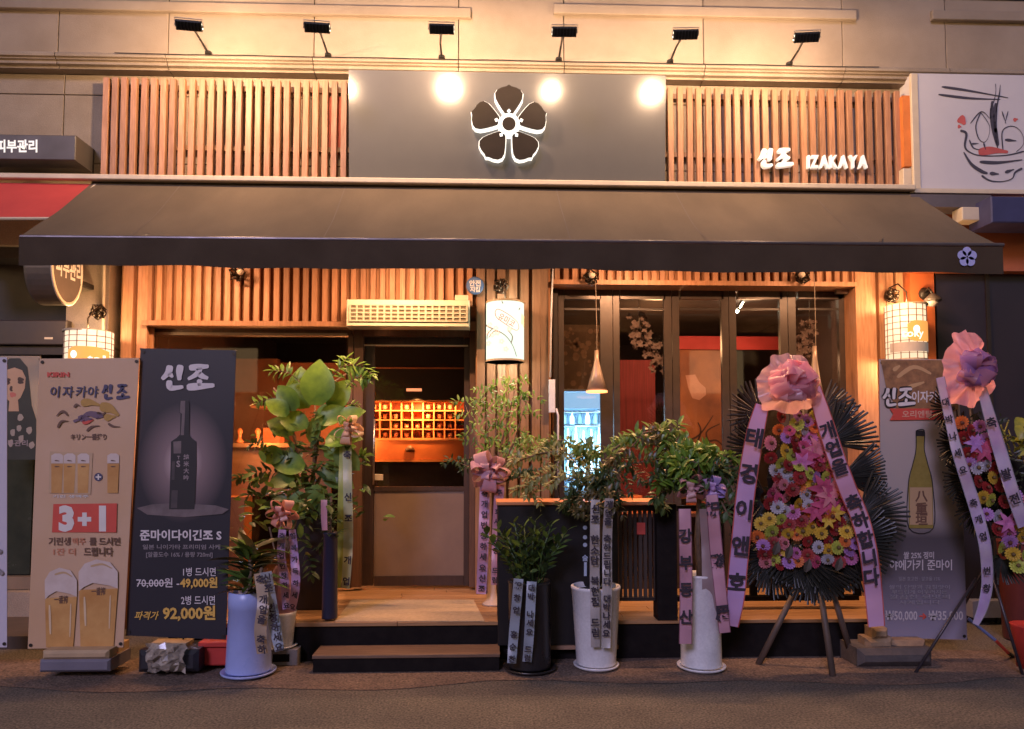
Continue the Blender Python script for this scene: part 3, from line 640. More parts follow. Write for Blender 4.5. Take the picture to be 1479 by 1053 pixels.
# left window contents
lt_ = thing('interior_table', 'orange wooden table and bench behind the left window', 'table', P(380, 800, 1.3))
tan_ = mat('tan_wood', (.60,.30,.13), (.5,.23,.09), scale=4, rough=.5, stretch=(1,6,6))
MB().pbox(325, 640, 480, 646, 1.2, 2.0).build('table_top', tan_, lt_)
MB().pbox(325, 646, 478, 716, 1.25, 1.3).build('table_panel', tan_, lt_)
MB().pbox(322, 718, 352, 850, 1.0, 1.25).build('bench_end', mat('bench_or', (.75,.26,.08), rough=.5), lt_)
ib = thing('interior_shelf', 'brown wall shelves with small boxes behind the left window', 'shelf', P(420, 640, 2.2))
MB().pbox(330, 518, 400, 640, 2.6, 2.9).build('cabinet', mat('cab', (.22,.09,.05), rough=.6), ib)
MB().pbox(398, 524, 520, 700, 2.7, 3.0).build('cabinet', mat('cab2', (.28,.10,.05), rough=.6), ib)
MB().pbox(362, 586, 395, 589, 2.2, 2.59).build('board', mat('brd', (.8,.33,.14), rough=.5), ib)
MB().pbox(419, 565, 432, 568, 2.3, 2.69).build('board', mat('brd', (.8,.33,.14), rough=.5), ib)
MB().pbox(380, 618, 404, 640, 1.9, 2.1).build('orange_box', orl, cat='box', label='small orange box on the table behind the left window', origin=P(392,640,2))
for px, py in ((346,640),(372,640)):
    b = P(px, py, 1.6); MB().lathe(b, [(.04,0),(.045,.02),(.02,.05),(.02,.09),(.035,.13),(.02,.16),(0,.17)], 10).build('sauce_bottle', orl, cat='bottle', label='small round orange bottle on the table near the %s' % ('dark banner' if px == 346 else 'orange box'), smoothed=True, origin=b)
lamp('POINT', 'left_room_lamp', (-2.3,1.2,1.75), (1,.40,.13), 20, .12)
lamp('POINT', 'left_back_lamp', (-1.6,2.2,1.7), (1,.36,.11), 16, .1)
# right room: posters, band, fridge
RY = 2.2
MB().pbox(981, 486, 1215, 505, RY-.1, RY-.07).build('red_valance_banner', mat('red_cloth', (.5,.05,.045), (.42,.04,.035), scale=6, rough=.7), cat='banner', label='long red cloth band hanging inside behind the folding doors', origin=P(1090,505,RY-.1))
ps = thing('autumn_poster', 'orange brown wall poster with a pale flower behind the third glass leaf', 'poster', P(1014,700,RY))
MB().pbox(983, 505.5, 1053, 720, RY, RY+.02).build('sheet', mat('poster_or', (.50,.17,.06), (.17,.06,.04), scale=2.2, rough=.6, mix=.8), ps)
MB().ppoly([(990,542),(1004,541),(1010,552),(1019,560),(1020,570),(1010,578),(1000,575),(994,560)], RY-.004).build('printed_flower', mat('pr_fl', (.62,.3,.22), rough=.6), ps)
MB().strokes([[(986,640),(1010,628),(1030,600)],[(1000,655),(1012,625),(1008,610)],[(1030,650),(1020,625),(1040,612)],[(1016,640),(1034,636),(1045,645)]], RY-.004, 2.2).build('printed_branches', mat('pr_br', (.10,.04,.03), rough=.6), ps)
MB().pbox(893, 520, 947, 720, RY, RY+.02).build('dark_red_curtain', mat('curtain', (.25,.03,.035), (.15,.02,.022), scale=5, rough=.8, stretch=(9,1,.3)), cat='curtain', label='dark red curtain behind the second glass leaf', origin=P(920,720,RY))
wp = thing('blossom_wall_panel', 'pale brown painted panel with blossoms behind the first glass leaf', 'panel', P(835, 600, RY+.6))
MB().pbox(790, 425, 868, 640, RY+.6, RY+.62).build('sheet', mat('bl_pan', (.30,.17,.09), (.10,.06,.04), scale=4, rough=.7, mix=.9), wp)
m = MB()
for k in range(60):
    px, py = R.uniform(815,866), R.uniform(475,580); r_ = R.uniform(2,5)
    m.ppoly([(px+r_*cos(a*1.05), py+r_*sin(a*1.05)) for a in range(6)], RY+.595)
m.build('printed_blossoms', mat('pr_bl', (.42,.24,.13), (.3,.16,.09), scale=9, rough=.7), wp)
# hanging blossoms
def hang(px, py0, py1, lab, Y, flip=1):
    t = thing('hanging_blossoms', lab, 'decoration', P(px, py1, Y), 'blossom garlands hanging inside')
    MB().tube([P(px, py0, Y), P(px, py1, Y)], .004, 5).build('string', M['cream'], t)
    st_ = MB(); bl = MB(); pts = smooth([(px,py1-3),(px+4*flip,py1+18),(px+18*flip,py1+38),(px+36*flip,py1+68)], 6)
    st_.tube([P(a, b, Y) for a, b in pts], .004, 5)
    for a, b in pts*5:
        c = P(a+R.uniform(-15,12), b+R.uniform(-12,12), Y+R.uniform(-.08,.08)); r_ = R.uniform(.015,.03)
        for k in range(5):
            an = k*1.257+R.random(); d = Vector((cos(an),-.3,sin(an))); bl.leaf(c, d, Vector((0,-1,0)), r_*1.4, r_, .2, .2, 2)
    st_.build('twig', M['frame'], t); o = bl.build('blossoms', mat('blossom_pink', (.36,.24,.20), (.26,.16,.13), scale=30, rough=.7), t, kind='stuff')
hang(923, 412, 466, 'pink blossom garland behind the second glass leaf', .6)
hang(1169, 418, 474, 'pink blossom garland on a long string behind the fifth glass leaf', .6, -1)
# fridge
fg = thing('drinks_fridge', 'glass fronted drinks fridge with cool blue light and bottles', 'fridge', P(842, 700, 1.5))
FY = 1.5; FB = FY+.5
fin = mat('fridge_inner', (.40,.58,.75), rough=.5)
MB().pbox(800, 566, 884, 850, FB, FB+.04).build('back', fin, fg)
m = MB(); m.pbox(808,562,811,850,FY,FB); m.pbox(874,562,877,850,FY,FB); m.pbox(808,562,877,565,FY,FB); m.build('cabinet', mat('fridge_cab', (.5,.56,.62), rough=.4), fg)
fl = emis('fridge_tube', (.55,.80,1.0), 7)
MB().pbox(869, 570, 873, 700, FY+.02, FY+.05).build('light_tube', fl, fg)
MB().pbox(812, 567, 872, 590, FY+.0, FY+.04).build('header_light', emis('fridge_head', (.35,.62,.95), .5), fg)
for i, sy in enumerate((593, 613, 655, 690, 735)):
    s = MB().pbox(811, sy, 874, sy+2, FY+.05, FB-.01).build('fridge_shelf', M['white'], fg)
    if i == 0: continue
    nbt = 10 if i != 1 else 5
    for k in range(nbt):
        b = P(815+k*(56/nbt), sy, FY+.16); hgt = [0,.16,.30,.26,.30][i]*R.uniform(.85,1)
        MB().lathe(b, [(.026,0),(.028,.01),(.028,hgt*.55),(.012,hgt*.75),(.011,hgt),(.0,hgt)], 8).build('bottle', mat('fb%d' % (k%4), [(.10,.16,.14),(.5,.6,.65),(.06,.10,.09),(.7,.75,.8)][k%4], rough=.25), s, True)
MB().pbox(811,566,874,850, FY-.01, FY-.004).build('door_glass', M['glass'], fg)
lamp('AREA', 'fridge_lamp', P(842, 640, FY+.10), (.42,.72,1.0), 11, .5, aim=(0,1,0), sy=.9)
lamp('POINT', 'fridge_glow', P(842, 620, FY+.25), (.45,.75,1.0), 2.5, .1)
# stools and boxes inside the right room
for i, (a, b, c_, d, lab) in enumerate(((905,716,928,742,'orange stool seat behind the counter left of the dark post'),(870,706,893,742,'orange crate behind the trees near the fridge'),(1000,690,1030,742,'orange crate behind the right tree'))):
    Y_ = 1.3; MB().pbox(a, b, c_, d, Y_, Y_+.25, .01).build('orange_crate', orl, cat='crate', label=lab, origin=P((a+c_)/2, d, Y_))
tb = thing('interior_bar_table', 'long dark table with orange edge behind the counter', 'table', P(900,850,1.0))
MB().pbox(800, 742, 1060, 747, .8, 1.6).build('table_top', orl, tb); 
for px in (815, 930, 1045): MB().pbox(px, 747, px+5, 860, 1.0, 1.05).build('leg', M['frame'], tb)
fl2 = thing('fluorescent_tube', 'slanted bright tube lamp inside at the top of the folding doors', 'lamp', P(1071,440,1.2))
a, b = P(1064.5,450,.9), P(1076,430,1.5)
MB().tube([a, b], .016, 8).build('tube', emis('fluo', (1,.88,.62), 12), fl2)
MB().tube([a+Vector((0,0,.03)), b+Vector((0,0,.03))], .014, 6).build('holder', M['white'], fl2)
lamp('POINT', 'right_room_lamp', (1.9,1.5,2.75), (1,.50,.22), 9, .12)
lamp('POINT', 'right_low_lamp', (1.6,1.0,1.35), (1,.38,.12), 4, .1)
lamp('POINT', 'right_far_lamp', (3.0,1.6,2.6), (1,.5,.25), 6, .1)
# ------------------------------------------------------------------ counter, fence and railing on the deck
ct = thing('black_counter', 'tall black counter panel at the deck edge behind the pots', 'counter', P(805, 935, -1.07))
MB().pbox(719, 730, 893, 932, -1.10, -1.055, .004).build('front_panel', mat('counter_black', (.008,.007,.008), (.012,.010,.011), scale=2, rough=.4, bump=.05), ct)
MB().pbox(717, 724.5, 960, 729.5, -1.12, -.75, .003).build('top', mat('counter_top', (.62,.25,.10), (.5,.19,.07), scale=5, rough=.5, stretch=(.8,8,8)), ct)
MB().pbox(786, 932.5, 893, 938, -1.12, -1.06).build('kick_strip', mat('kick', (.35,.2,.12), rough=.6), ct)
A = P(719,730,-1.1); MB().box((A.x,-1.05,DZ+.002),(A.x+.03,-.76,A.z-.001)).build('side_panel', M['black'], ct)
# chalk menu marks on the panel
cm = mat('chalk', (.5,.6,.75), rough=.8)
m = MB()
for py in (762, 776, 787): m.ppoly([(845+3.2*cos(a*.785), py+3.2*sin(a*.785)) for a in range(8)], -1.1015)
m.text('술', 845, 806, 7, -1.1015); m.ppoly([(843.5,812),(847.5,812),(847.5,832),(843.5,832)], -1.1015)
m.build('chalk_marks', cm, ct)
fn = thing('slatted_planter_fence', 'short dark fence of upright slats between counter and post', 'fence', P(920, 870, -.95))
m_ = mat('fence_dark', (.05,.035,.028), (.035,.025,.02), scale=5, rough=.5, rnd=.3)
for k in range(8):
    MB().pbox(894+k*7.2, 738, 898.5+k*7.2, 863, -.98, -.95).build('slat', m_, fn)
MB().pbox(893, 730, 952, 738, -.99, -.94).build('rail', M['frame'], fn); MB().pbox(893,863,952,868,-.99,-.94).build('rail', M['frame'], fn)
MB().pbox(920, 755, 932, 772, -.993, -.981).build('red_tag', mat('red_tag', (.6,.08,.06), rough=.5), fn)
MB().pbox(949, 728, 978, 896, -1.06, -.92).build('dark_post', M['black'], cat='post', label='black square post between the slatted fence and the right railing', origin=P(963,896,-1))
rl = thing('deck_railing', 'low black baluster railing behind the big flower wreath', 'railing', P(1100, 868, -.7))
MB().pbox(978, 861, 1241, 868, -.72, -.66).build('rail', M['black'], rl)
MB().pbox(978, 730, 1241, 738, -.72, -.66).build('rail', M['black'], rl)
for k in range(11): MB().pbox(983+k*25, 738, 993+k*25, 861, -.71, -.68).build('baluster', M['black'], rl)
# pendant cone lamps under the awning
def pend(px, py0, pa, pb, w_, lab, Y):
    t = thing('cone_pendant_lamp', lab, 'lamp', P(px, pb, Y), 'cone pendant lamps')
    MB().tube([P(px-2, py0, Y), P(px, pa-25, Y), P(px, pa, Y)], .0035, 6).build('cord', mat('cord', (.22,.17,.13)), t)
    c = P(px, pb, Y); top = P(px, pa, Y).z-c.z; r_ = w_/2/ppm(Y)
    MB().lathe(c, [(r_,0.004),(r_*.55,top*.42),(.022,top*.75),(.018,top),(.0,top)], 20).build('shade', mat('cone_shade', (.36,.27,.20), (.28,.2,.15), scale=4, rough=.35, metal=.3), t, True)
    MB().lathe(c, [(r_*1.05,-.012),(r_*1.05,.004),(r_*.98,.004),(r_*.98,-.012)], 20).build('rim', emis('rim_or', (1,.30,.08), .9), t)
pend(862, 396, 506, 565, 30, 'brown cone pendant lamp hanging before the first glass leaf', -.12)
pend(1178, 395, 500, 575, 24, 'brown cone pendant lamp hanging behind the pink wreath bow', -.12)
# ------------------------------------------------------------------ iron brackets and lanterns
iron = mat('iron', (.05,.035,.025), rough=.35, metal=.7)
def bracket(par, px, py, Y=-.02, ex_=12, ey=10):
    m = MB(); c = P(px, py, Y-.04); m.lathe(P(px,py,Y), [(.05,0),(.055,-.015),(.02,-.05),(0,-.055)], 12, 'y')
    for k in range(5):
        a = k*1.3+px; q = [c+Vector((.015*cos(a),-.0,.015*sin(a))), c+Vector((.06*cos(a),-.03,.06*sin(a))), c+Vector((.07*cos(a+.7),-.06,.07*sin(a+.7))), c+Vector((.04*cos(a+1.3),-.07,.04*sin(a+1.3)))]
        m.tube(q, .009, 6); m.lathe(q[-1], [(.0,-.018),(.016,-.008),(.016,.008),(0,.018)], 8)
    o = m.build('wall_bracket', iron, par, True); return o
for px, py, lab in ((345,397,'ornate iron wall bracket on the left slat header'),(853,402,'ornate iron wall bracket above the cone pendant lamp'),(1156,401,'ornate iron wall bracket on the right slat header')):
    t = thing('iron_wall_bracket', lab, 'bracket', P(px, py, -.02), 'iron wall brackets'); bracket(t, px, py)
    MB().lathe(P(px+2, py-4, -.16), [(0,.03),(.025,.02),(.032,0),(.02,-.02),(0,-.028)], 12).build('bulb', mat('bulb_glass', (.6,.5,.4), rough=.15), t, True)
def lantern(px, y0, y1, wpx, Y, lab, kind, bpx, bpy):
    c = P(px, y1, Y); c2 = P(px, y0, Y); Hh = c2.z-c.z; r_ = wpx/2/ppm(Y)
    t = thing('wall_lantern', lab, 'lantern', c, 'round paper wall lanterns')
    bracket(t, bpx, bpy)
    MB().tube([P(bpx,bpy,-.07), P(bpx,bpy-12,-.15), P((px+bpx)/2,y0-32,(Y-.1)/2-.05), P(px,y0-20,Y), P(px,y0,Y)], .007, 6).build('arm', iron, t, True)
    if kind == 'flower':
        em = emis('lantern_flower_paper', (.80,1.0,.80), .46, (.12,.12,.12))
    else: em = emis('lantern_grid_paper_%d' % px, (1.0,.74,.46), .40)
    sh_ = MB().lathe(c, [(r_,0),(r_,Hh)], 32).build('shade', em, t, True)
    MB().lathe(c, [(r_*1.02,-.008),(r_*1.02,.008),(r_*.97,.008),(r_*.97,-.008),(r_*1.02,-.008)], 32).lathe(c2, [(r_*1.02,-.008),(r_*1.02,.008),(r_*.97,.008),(r_*.97,-.008),(r_*1.02,-.008)], 32).build('hoop', mat('hoop', (.5,.42,.3), rough=.5), t)
    def cyl(pts, e=.003):                     # print wrapped round the shade: (u across -1..1, v px down)
        out = []
        for x, y in pts:
            a = (x-px)/(wpx/2); a = max(-.99, min(.99, a)); an = math.asin(a)
            z = P(px, y, Y-r_*cos(an)).z; out.append(c+Vector(((r_+e)*sin(an), -(r_+e)*cos(an), 0))*1.0+Vector((0,0,z-c.z)))
        return out
    def wrap(mb):                             # turn flat pixel outlines at depth Y into a wrapped print
        vs = []
        for p in mb.v:
            dx = p.x-c.x; dx = max(-r_*.985, min(r_*.985, dx)); an = math.asin(dx/r_); vs.append(Vector((c.x+(r_+.003)*sin(an), c.y-(r_+.003)*cos(an), p.z)))
        mb.v = vs; return mb
    if kind == 'grid':
        g = MB(); nv = 16
        for k in range(nv):
            a = 2*pi*k/nv; p0 = c+Vector(((r_+.002)*cos(a),(r_+.002)*sin(a),0)); g.tube([p0, p0+Vector((0,0,Hh))], .0035, 4)
        for k in range(1, 9):
            q = [c+Vector(((r_+.002)*cos(a*pi/12),(r_+.002)*sin(a*pi/12),Hh*k/9)) for a in range(25)]; g.tube(q, .0028, 4)
        g.build('grid', mat('lantern_grid', (.20,.09,.05), rough=.6), t)
        def band(ya, yb, xa, xb, m, e, nm, rr=0):
            mbb = MB(); n = 14; vs = []; za = P(px,ya,Y).z; zb_ = P(px,yb,Y).z
            for k in range(n+1):
                u = xa+(xb-xa)*k/n; an = math.asin(max(-1, min(1, (u-px)/(wpx/2)))); cut = rr*max(0, 1-min(k, n-k)/2.5)
                vs += [(c.x+(r_+e)*sin(an), c.y-(r_+e)*cos(an), zb_+cut), (c.x+(r_+e)*sin(an), c.y-(r_+e)*cos(an), za-cut)]
            mbb.add(vs, [(2*k,2*k+2,2*k+3,2*k+1) for k in range(n)]); return mbb.build(nm, m, t, True)
        s_ = (y1-y0)/84
        band(y0+27*s_, y0+58*s_, px-12, px+wpx/2-.5, emis('lantern_label_%d' % px, (1,.42,.10), .36, (.5,.15,.03)), .007, 'orange_label', .03)
        if px > 1000: band(y0+59*s_, y0+73*s_, px-wpx/2+.6, px+wpx/2-.6, mat('grey_band', (.35,.31,.28), rough=.6, emit=(.5,.4,.35), estr=.1), .006, 'grey_band')
        tm = MB().text('toky', px+11, y0+43*s_, 11, Y-r_-.01, bold=.02)
        wrap(tm); tm.v = [Vector((c.x+(p.x-c.x)*1.03, c.y+(p.y-c.y)*1.05, p.z)) for p in tm.v]; tm.build('label_lettering', emis('lbl_%d' % px, (1,.9,.7), .55), t)
        dm_ = MB().ppoly([(px-2+4.5*cos(a*.52), y0+40*s_+5.5*sin(a*.52)) for a in range(12)], Y); wrap(dm_); dm_.v = [Vector((c.x+(p.x-c.x)*1.03, c.y+(p.y-c.y)*1.05, p.z)) for p in dm_.v]; dm_.build('label_mark', emis('lbm_%d' % px, (1,.93,.8), .6), t)
    else:
        red = mat('lantern_red', (.55,.10,.09), rough=.6, emit=(.8,.22,.18), estr=.3); dk_ = mat('lantern_ink', (.12,.10,.08), rough=.6, emit=(.35,.3,.25), estr=.2)
        pk = mat('lantern_pink', (.6,.4,.35), rough=.6, emit=(.95,.62,.5), estr=.42)
        q = [(715,455),(721,452),(746,469),(744,481),(719,465),(715,455)]
        wrap(MB().strokes([q], Y, 1.0, wob=.2)).build('printed_frame', red, sh_)
        wrap(MB().text('유미코', 731, 467, 8.5, Y, wpx=25, rot=.5, bold=.01)).build('printed_name', red, sh_)
        wrap(MB().strokes([[(745,518),(739,502),(728,488),(708,476),(702,470)],[(737,500),(739,490),(733,482)],[(722,484),(714,482),(706,490)],[(712,478),(705,484),(704,492)],[(726,444),(724,440)],[(750,448),(748,452)]], Y, 1.3)).build('printed_branch', dk_, sh_)
        fl_ = MB()
        for a, b in ((711,487),(718,485),(724,497),(706,498),(735,480),(708,472),(716,478),(704,482),(730,508)):
            for k in range(5): fl_.ppoly([(a+2.4*cos(k*1.257)+1.6*cos(j*1.05), b+2.4*sin(k*1.257)+1.6*sin(j*1.05)) for j in range(6)], Y)
        wrap(fl_).build('printed_flowers', pk, sh_)
        yl = MB().ppoly([(752,455),(756,458),(756,475),(751,470)], Y); wrap(yl).build('printed_moon', mat('lantern_yel', (.8,.7,.3), rough=.6, emit=(1,.85,.4), estr=.45), sh_)
    lamp('POINT', 'lantern_lamp', c-Vector((0,0,.03)), (1,.85,.6) if kind == 'flower' else (1,.58,.26), 3.5 if kind == 'flower' else 8, .06)
    lamp('POINT', 'lantern_lamp', c2+Vector((0,0,.03)), (1,.85,.6) if kind == 'flower' else (1,.62,.3), 2.5 if kind == 'flower' else 8, .06)
lantern(729.5, 438, 522, 55, -.2, 'glowing white lantern with floral print on the slat pillar', 'flower', 723, 415)
lantern(1309.5, 442, 521, 55, -.25, 'grid patterned lantern with orange label at the right end of the front', 'grid', 1284, 428)
lantern(127, 480, 555, 62, -.3, 'grid patterned lantern above the beer banner at the left end', 'grid', 146, 452)
wlp = thing('wall_lamp', 'unlit grey wall lamp on the orange wall strip', 'lamp', P(1345,430,-.02))
MB().lathe(P(1334,425,-.02), [(.05,.0),(.06,-.02),(.02,-.04)], 14, 'y').tube([P(1334,425,-.04),P(1341,416,-.12),P(1347,424,-.17)], .01, 6).build('arm', M['frame'], wlp, True)
MB().lathe(P(1347,432,-.18), [(.075,-.02),(.07,.0),(.02,.05),(0,.055)], 18).build('shade', mat('wl_shade', (.12,.10,.09), rough=.4), wlp, True)
MB().lathe(P(1347,438,-.18), [(0,-.035),(.04,-.02),(.05,.0),(.05,.02)], 16).build('globe', mat('wl_globe', (.55,.48,.42), rough=.3), wlp, True)
# ------------------------------------------------------------------ standing banners
def banner(name, label, quad, Y, m, base=None, group=None):
    t = thing(name, label, 'banner', P((quad[2][0]+quad[3][0])/2, quad[2][1], Y), group)
    n = 14; vs = []; TLc, TRc, BRc, BLc = quad
    for j in range(n+1):
        v = j/n
        for i in range(9):
            u = i/8; x = (TLc[0]*(1-u)+TRc[0]*u)*(1-v)+(BLc[0]*(1-u)+BRc[0]*u)*v; y = (TLc[1]*(1-u)+TRc[1]*u)*(1-v)+(BLc[1]*(1-u)+BRc[1]*u)*v
            vs.append(P(x, y, Y+.003*sin(v*6+u*4)*sin(pi*v)))
    fs = [(j*9+i, j*9+i+1, (j+1)*9+i+1, (j+1)*9+i) for j in range(n) for i in range(8)]
    me = MB().add(vs, fs).add([v+Vector((0,.004,0)) for v in vs], [f[::-1] for f in fs])
    sh_ = me.build('printed_sheet', m, t, True)
    for (x, y), (ox, oy) in zip(quad, ((4,5),(-4,5),(-4,-5),(4,-5))):
        MB().lathe(P(x+ox, y+oy, Y-.004), [(.012,.002),(.012,-.002),(.005,-.002)], 10, 'y').build('eyelet', M['frame'], t)
    a, b, c, d = [P(x, y, Y+.02) for x, y in quad]; mid = (a+b+c+d)/4+Vector((0,.06,-.15))
    MB().tube([a, mid, c], .006, 6).tube([b, mid, d], .006, 6).tube([mid, Vector((mid.x, Y+.1, .14))], .008, 6).build('cross_stand', M['frame'], t, True)
    return t, sh_
def printmat(name, c1, c2=None, **k): return mat('print_'+name, c1, c2 or tuple(x*.9 for x in c1), rough=.5, **k)
# -- beer banner
BY = -1.30; e = BY-.0065
t1, s1 = banner('x_banner', 'tan beer banner with red 3+1 box and two large glasses', [(57,518),(201,517),(178,935),(40,937)], BY, printmat('tan', (.64,.42,.27), (.60,.36,.19), scale=1.2), group='standing banners before the bar')
navy = printmat('navy', (.07,.06,.13)); redp = printmat('red', (.70,.09,.06)); whp = printmat('white', (.80,.74,.68)); gold = printmat('gold', (.60,.30,.05)); brn = printmat('brown', (.16,.08,.05)); foam = printmat('foam', (.70,.58,.52), (.62,.49,.42), scale=9); beer = printmat('beer', (.66,.36,.12), (.52,.24,.06), scale=5); glassp = printmat('glassp', (.58,.38,.20)); glassp_hi = printmat('glass_hi', (.76,.56,.34))
MB().text('KIRIN', 84, 541, 6.5, e, wpx=32, bold=.05).build('red_logo', redp, s1)
m = MB()
for ch, x in zip('이자카야', (79,98,117,134)): m.text(ch, x, 566, 13, e, bold=.02, slant=.1)
m.strokes(SIN, e, 4.2, 0, 147, 555, .2, .22).strokes(JO, e, 4.2, 0, 147, 555, .2, .22)
m.build('name_lettering', navy, s1)
def SP(L, w_, m_, nm, k=718/150., ox=50, oy=520, parent=s1, YY=e-.001): return MB().strokes(L, YY, w_, 0, ox, oy, 1/k, wob=.5).build(nm, m_, parent)
SP([(1,[(320,300),(380,292),(450,312)]), (1.3,[(450,322),(520,335),(580,385)]), (1,[(480,400),(560,390)])], 7.5, printmat('ochre', (.50,.28,.06)), 'emblem_mane')
SP([(1,[(268,425),(320,405),(370,372),(440,385),(452,402)]), (1,[(300,400),(400,410)])], 7, printmat('purple', (.17,.10,.15)), 'emblem_body')
SP([[(330,432),(370,425),(405,412)]], 4.5, redp, 'emblem_belly')
SP([[(150,388),(180,360),(205,358),(228,385)], [(158,468),(185,425),(232,422)], [(360,492),(395,462),(450,455)], [(508,438),(540,458),(592,462)], [(272,328),(290,308),(312,318)], [(430,362),(470,375),(490,358)]], 2.6, brn, 'emblem_legs')
MB().text('キリン一番搾り', 128, 631, 7, e, wpx=52, bold=.03).build('small_lettering', brn, s1)
m = MB(); mg = MB(); mf = MB(); mt = MB()
MB().ppoly([(72,652),(134,654),(131,714),(70,712)], e).build('mug_panel', printmat('panel', (.60,.40,.24)), s1)
for x, y in ((82,656),(100,656),(120,656),(163,656)):
    mg.ppoly([(x-8,y+14),(x+9,y+14),(x+7,y+56),(x-8,y+56)], e-.001); mf.ppoly([(x-8,y+13),(x-8,y+2),(x-3,y-1),(x+5,y-1),(x+9,y+2),(x+9,y+13)], e-.001)
    mt.strokes([[(x-3,y+9),(x+4,y+10)],[(x-3,y+18),(x+4,y+18)]], e-.002, 1.6)
mg.build('small_beers', beer, s1); mf.build('small_foams', foam, s1); mt.build('small_mug_marks', brn, s1)
m = MB(); m.ppoly([(142+6*cos(a*.4), 689+6*sin(a*.4)) for a in range(16)], e); m.build('plus_disc', navy, s1)
MB().ppoly([(141,685),(143,685),(143,688),(146,688),(146,690),(143,690),(143,693),(141,693),(141,690),(138,690),(138,688),(141,688)], e-.001).build('plus_sign', whp, s1)
MB().text('기린 생맥주', 102, 717, 3.5, e, wpx=52).build('tiny_lettering', whp, s1)
MB().ppoly([(77,728),(169,727),(168,769),(75,769)], e).build('red_box', redp, s1)
MB().text('3', 96, 749, 34, e-.002, bold=.06).text('+', 122, 750, 24, e-.002, bold=.06).text('1', 148, 749, 34, e-.002, bold=.06).build('box_lettering', whp, s1)
MB().text('기린생', 86, 782, 9, e, wpx=32, bold=.03).text('를 드시면', 151, 782, 9, e, wpx=44, bold=.03).text('드립니다', 142, 797, 10, e, wpx=42, bold=.03).build('offer_lettering', brn, s1)
MB().text('맥주', 114, 782, 8, e, wpx=19).text('1잔 더', 93, 797, 8, e, wpx=32).build('offer_red_lettering', printmat('faded_red', (.62,.24,.13)), s1)
for k, (x, y, w_) in enumerate(((88,824,23),(142,812,28))):
    MB().ppoly([(x-w_,y+40),(x+w_,y+38),(x+w_*.85-2,935-y*.0),(x-w_*.85-2,935)], e-.001-.0006*k).build('large_beer', beer, s1)
    MB().ppoly([(x-w_,y+42),(x-w_*1.02,y+14),(x-w_*.7,y+2),(x-w_*.1,y-4),(x+w_*.6,y),(x+w_,y+14),(x+w_,y+38),(x+w_*.6,y+34),(x+w_*.2,y+32),(x-w_*.3,y+30),(x-w_*.75,y+36)], e-.0022-.0006*k).build('large_foam', foam, s1)
    MB().strokes([[(x-w_*.72,y+50),(x-w_*.66,y+92)]], e-.0036-.0006*k, 3.2, wob=0).strokes([[(x+w_*.62,y+48),(x+w_*.56,y+96)]], e-.0036-.0006*k, 2, wob=0).build('printed_glass_highlight', glassp_hi, s1)
    MB().strokes([[(x-w_*.4,y+6),(x+w_*.2,y+3),(x+w_*.7,y+9)]], e-.0034-.0006*k, 2.5).build('foam_line', glassp, s1)
    MB().text('一番搾', x, y+42, 9, e-.0036-.0006*k, wpx=20, bold=.02).build('glass_lettering', brn, s1)
# weight base
bw = thing('banner_base', 'cream and grey plastic banner base filled with water', 'base', P(107,970,-1.4), 'banner weights')
MB().pbox(56, 953, 158, 971, -1.42, -1.12, .015).build('tank', mat('base_grey', (.20,.18,.22), rough=.5), bw)
MB().pbox(60, 940, 156, 953, -1.42, -1.12, .018).build('tank_top', mat('base_cream', (.55,.38,.22), rough=.5), bw)
# -- black sake banner
e2 = BY-.0065
def radial(name):
    m = bpy.data.materials.new(name); m.use_nodes = True; n = m.node_tree; N = n.nodes; L = n.links; b = N['Principled BSDF']
    tc = N.new('ShaderNodeTexCoord'); mp = N.new('ShaderNodeMapping'); c = P(262,668,BY); mp.inputs['Location'].default_value = (-c.x, 0, -c.z)
    L.new(tc.outputs['Object'], mp.inputs['Vector']); m2 = N.new('ShaderNodeMapping'); m2.inputs['Scale'].default_value = (3.0, 0, 2.2); L.new(mp.outputs[0], m2.inputs['Vector'])
    ln = N.new('ShaderNodeVectorMath'); ln.operation = 'LENGTH'; L.new(m2.outputs[0], ln.inputs[0])
    cr = N.new('ShaderNodeValToRGB'); cr.color_ramp.elements[0].color = (.80,.60,.58,1); cr.color_ramp.elements[1].color = (.022,.020,.028,1); cr.color_ramp.elements[1].position = .95
    e_ = cr.color_ramp.elements.new(.42); e_.color = (.24,.165,.17,1)
    L.new(ln.outputs['Value'], cr.inputs['Fac']); L.new(cr.outputs[0], b.inputs['Base Color']); b.inputs['Roughness'].default_value = .45
    return m
t2, s2 = banner('x_banner', 'black sake banner with a bottle and gold 92,000 price', [(203,503),(341,506),(326,924),(182,918)], BY+.03, radial('print_glow_behind_bottle'), group='standing banners before the bar')
e2 = BY+.0235
wh2 = printmat('white2', (.75,.68,.68)); gold2 = printmat('gold2', (.78,.46,.10)); gry = printmat('grey', (.30,.26,.27)); mid_ = printmat('midgrey', (.14,.11,.12)); blk = printmat('blk', (.02,.017,.018))
MB().strokes(SIN, e2, 7.5, 0, 233, 527, .42, .36).strokes(JO, e2, 7.5, 0, 227, 527, .41, .36).build('brush_lettering', wh2, s2)
def zb_(pts, ox=190, oy=560, k=5.265): return [(ox+x/k, oy+y/k) for x, y in pts]
MB().ppoly(zb_([(40,915),(150,888),(270,880),(480,885),(640,895),(740,925),(690,960),(400,985),(120,965)]), e2).build('printed_table', printmat('glowtable', (.20,.155,.155), (.12,.09,.09), scale=9), s2)
MB().ppoly(zb_([(368,97),(432,97),(440,130),(440,360),(455,380),(492,410),(494,600),(478,925),(285,925),(296,600),(300,410),(345,380),(368,355),(372,195),(362,190)]), e2-.001).build('printed_bottle', blk, s2)
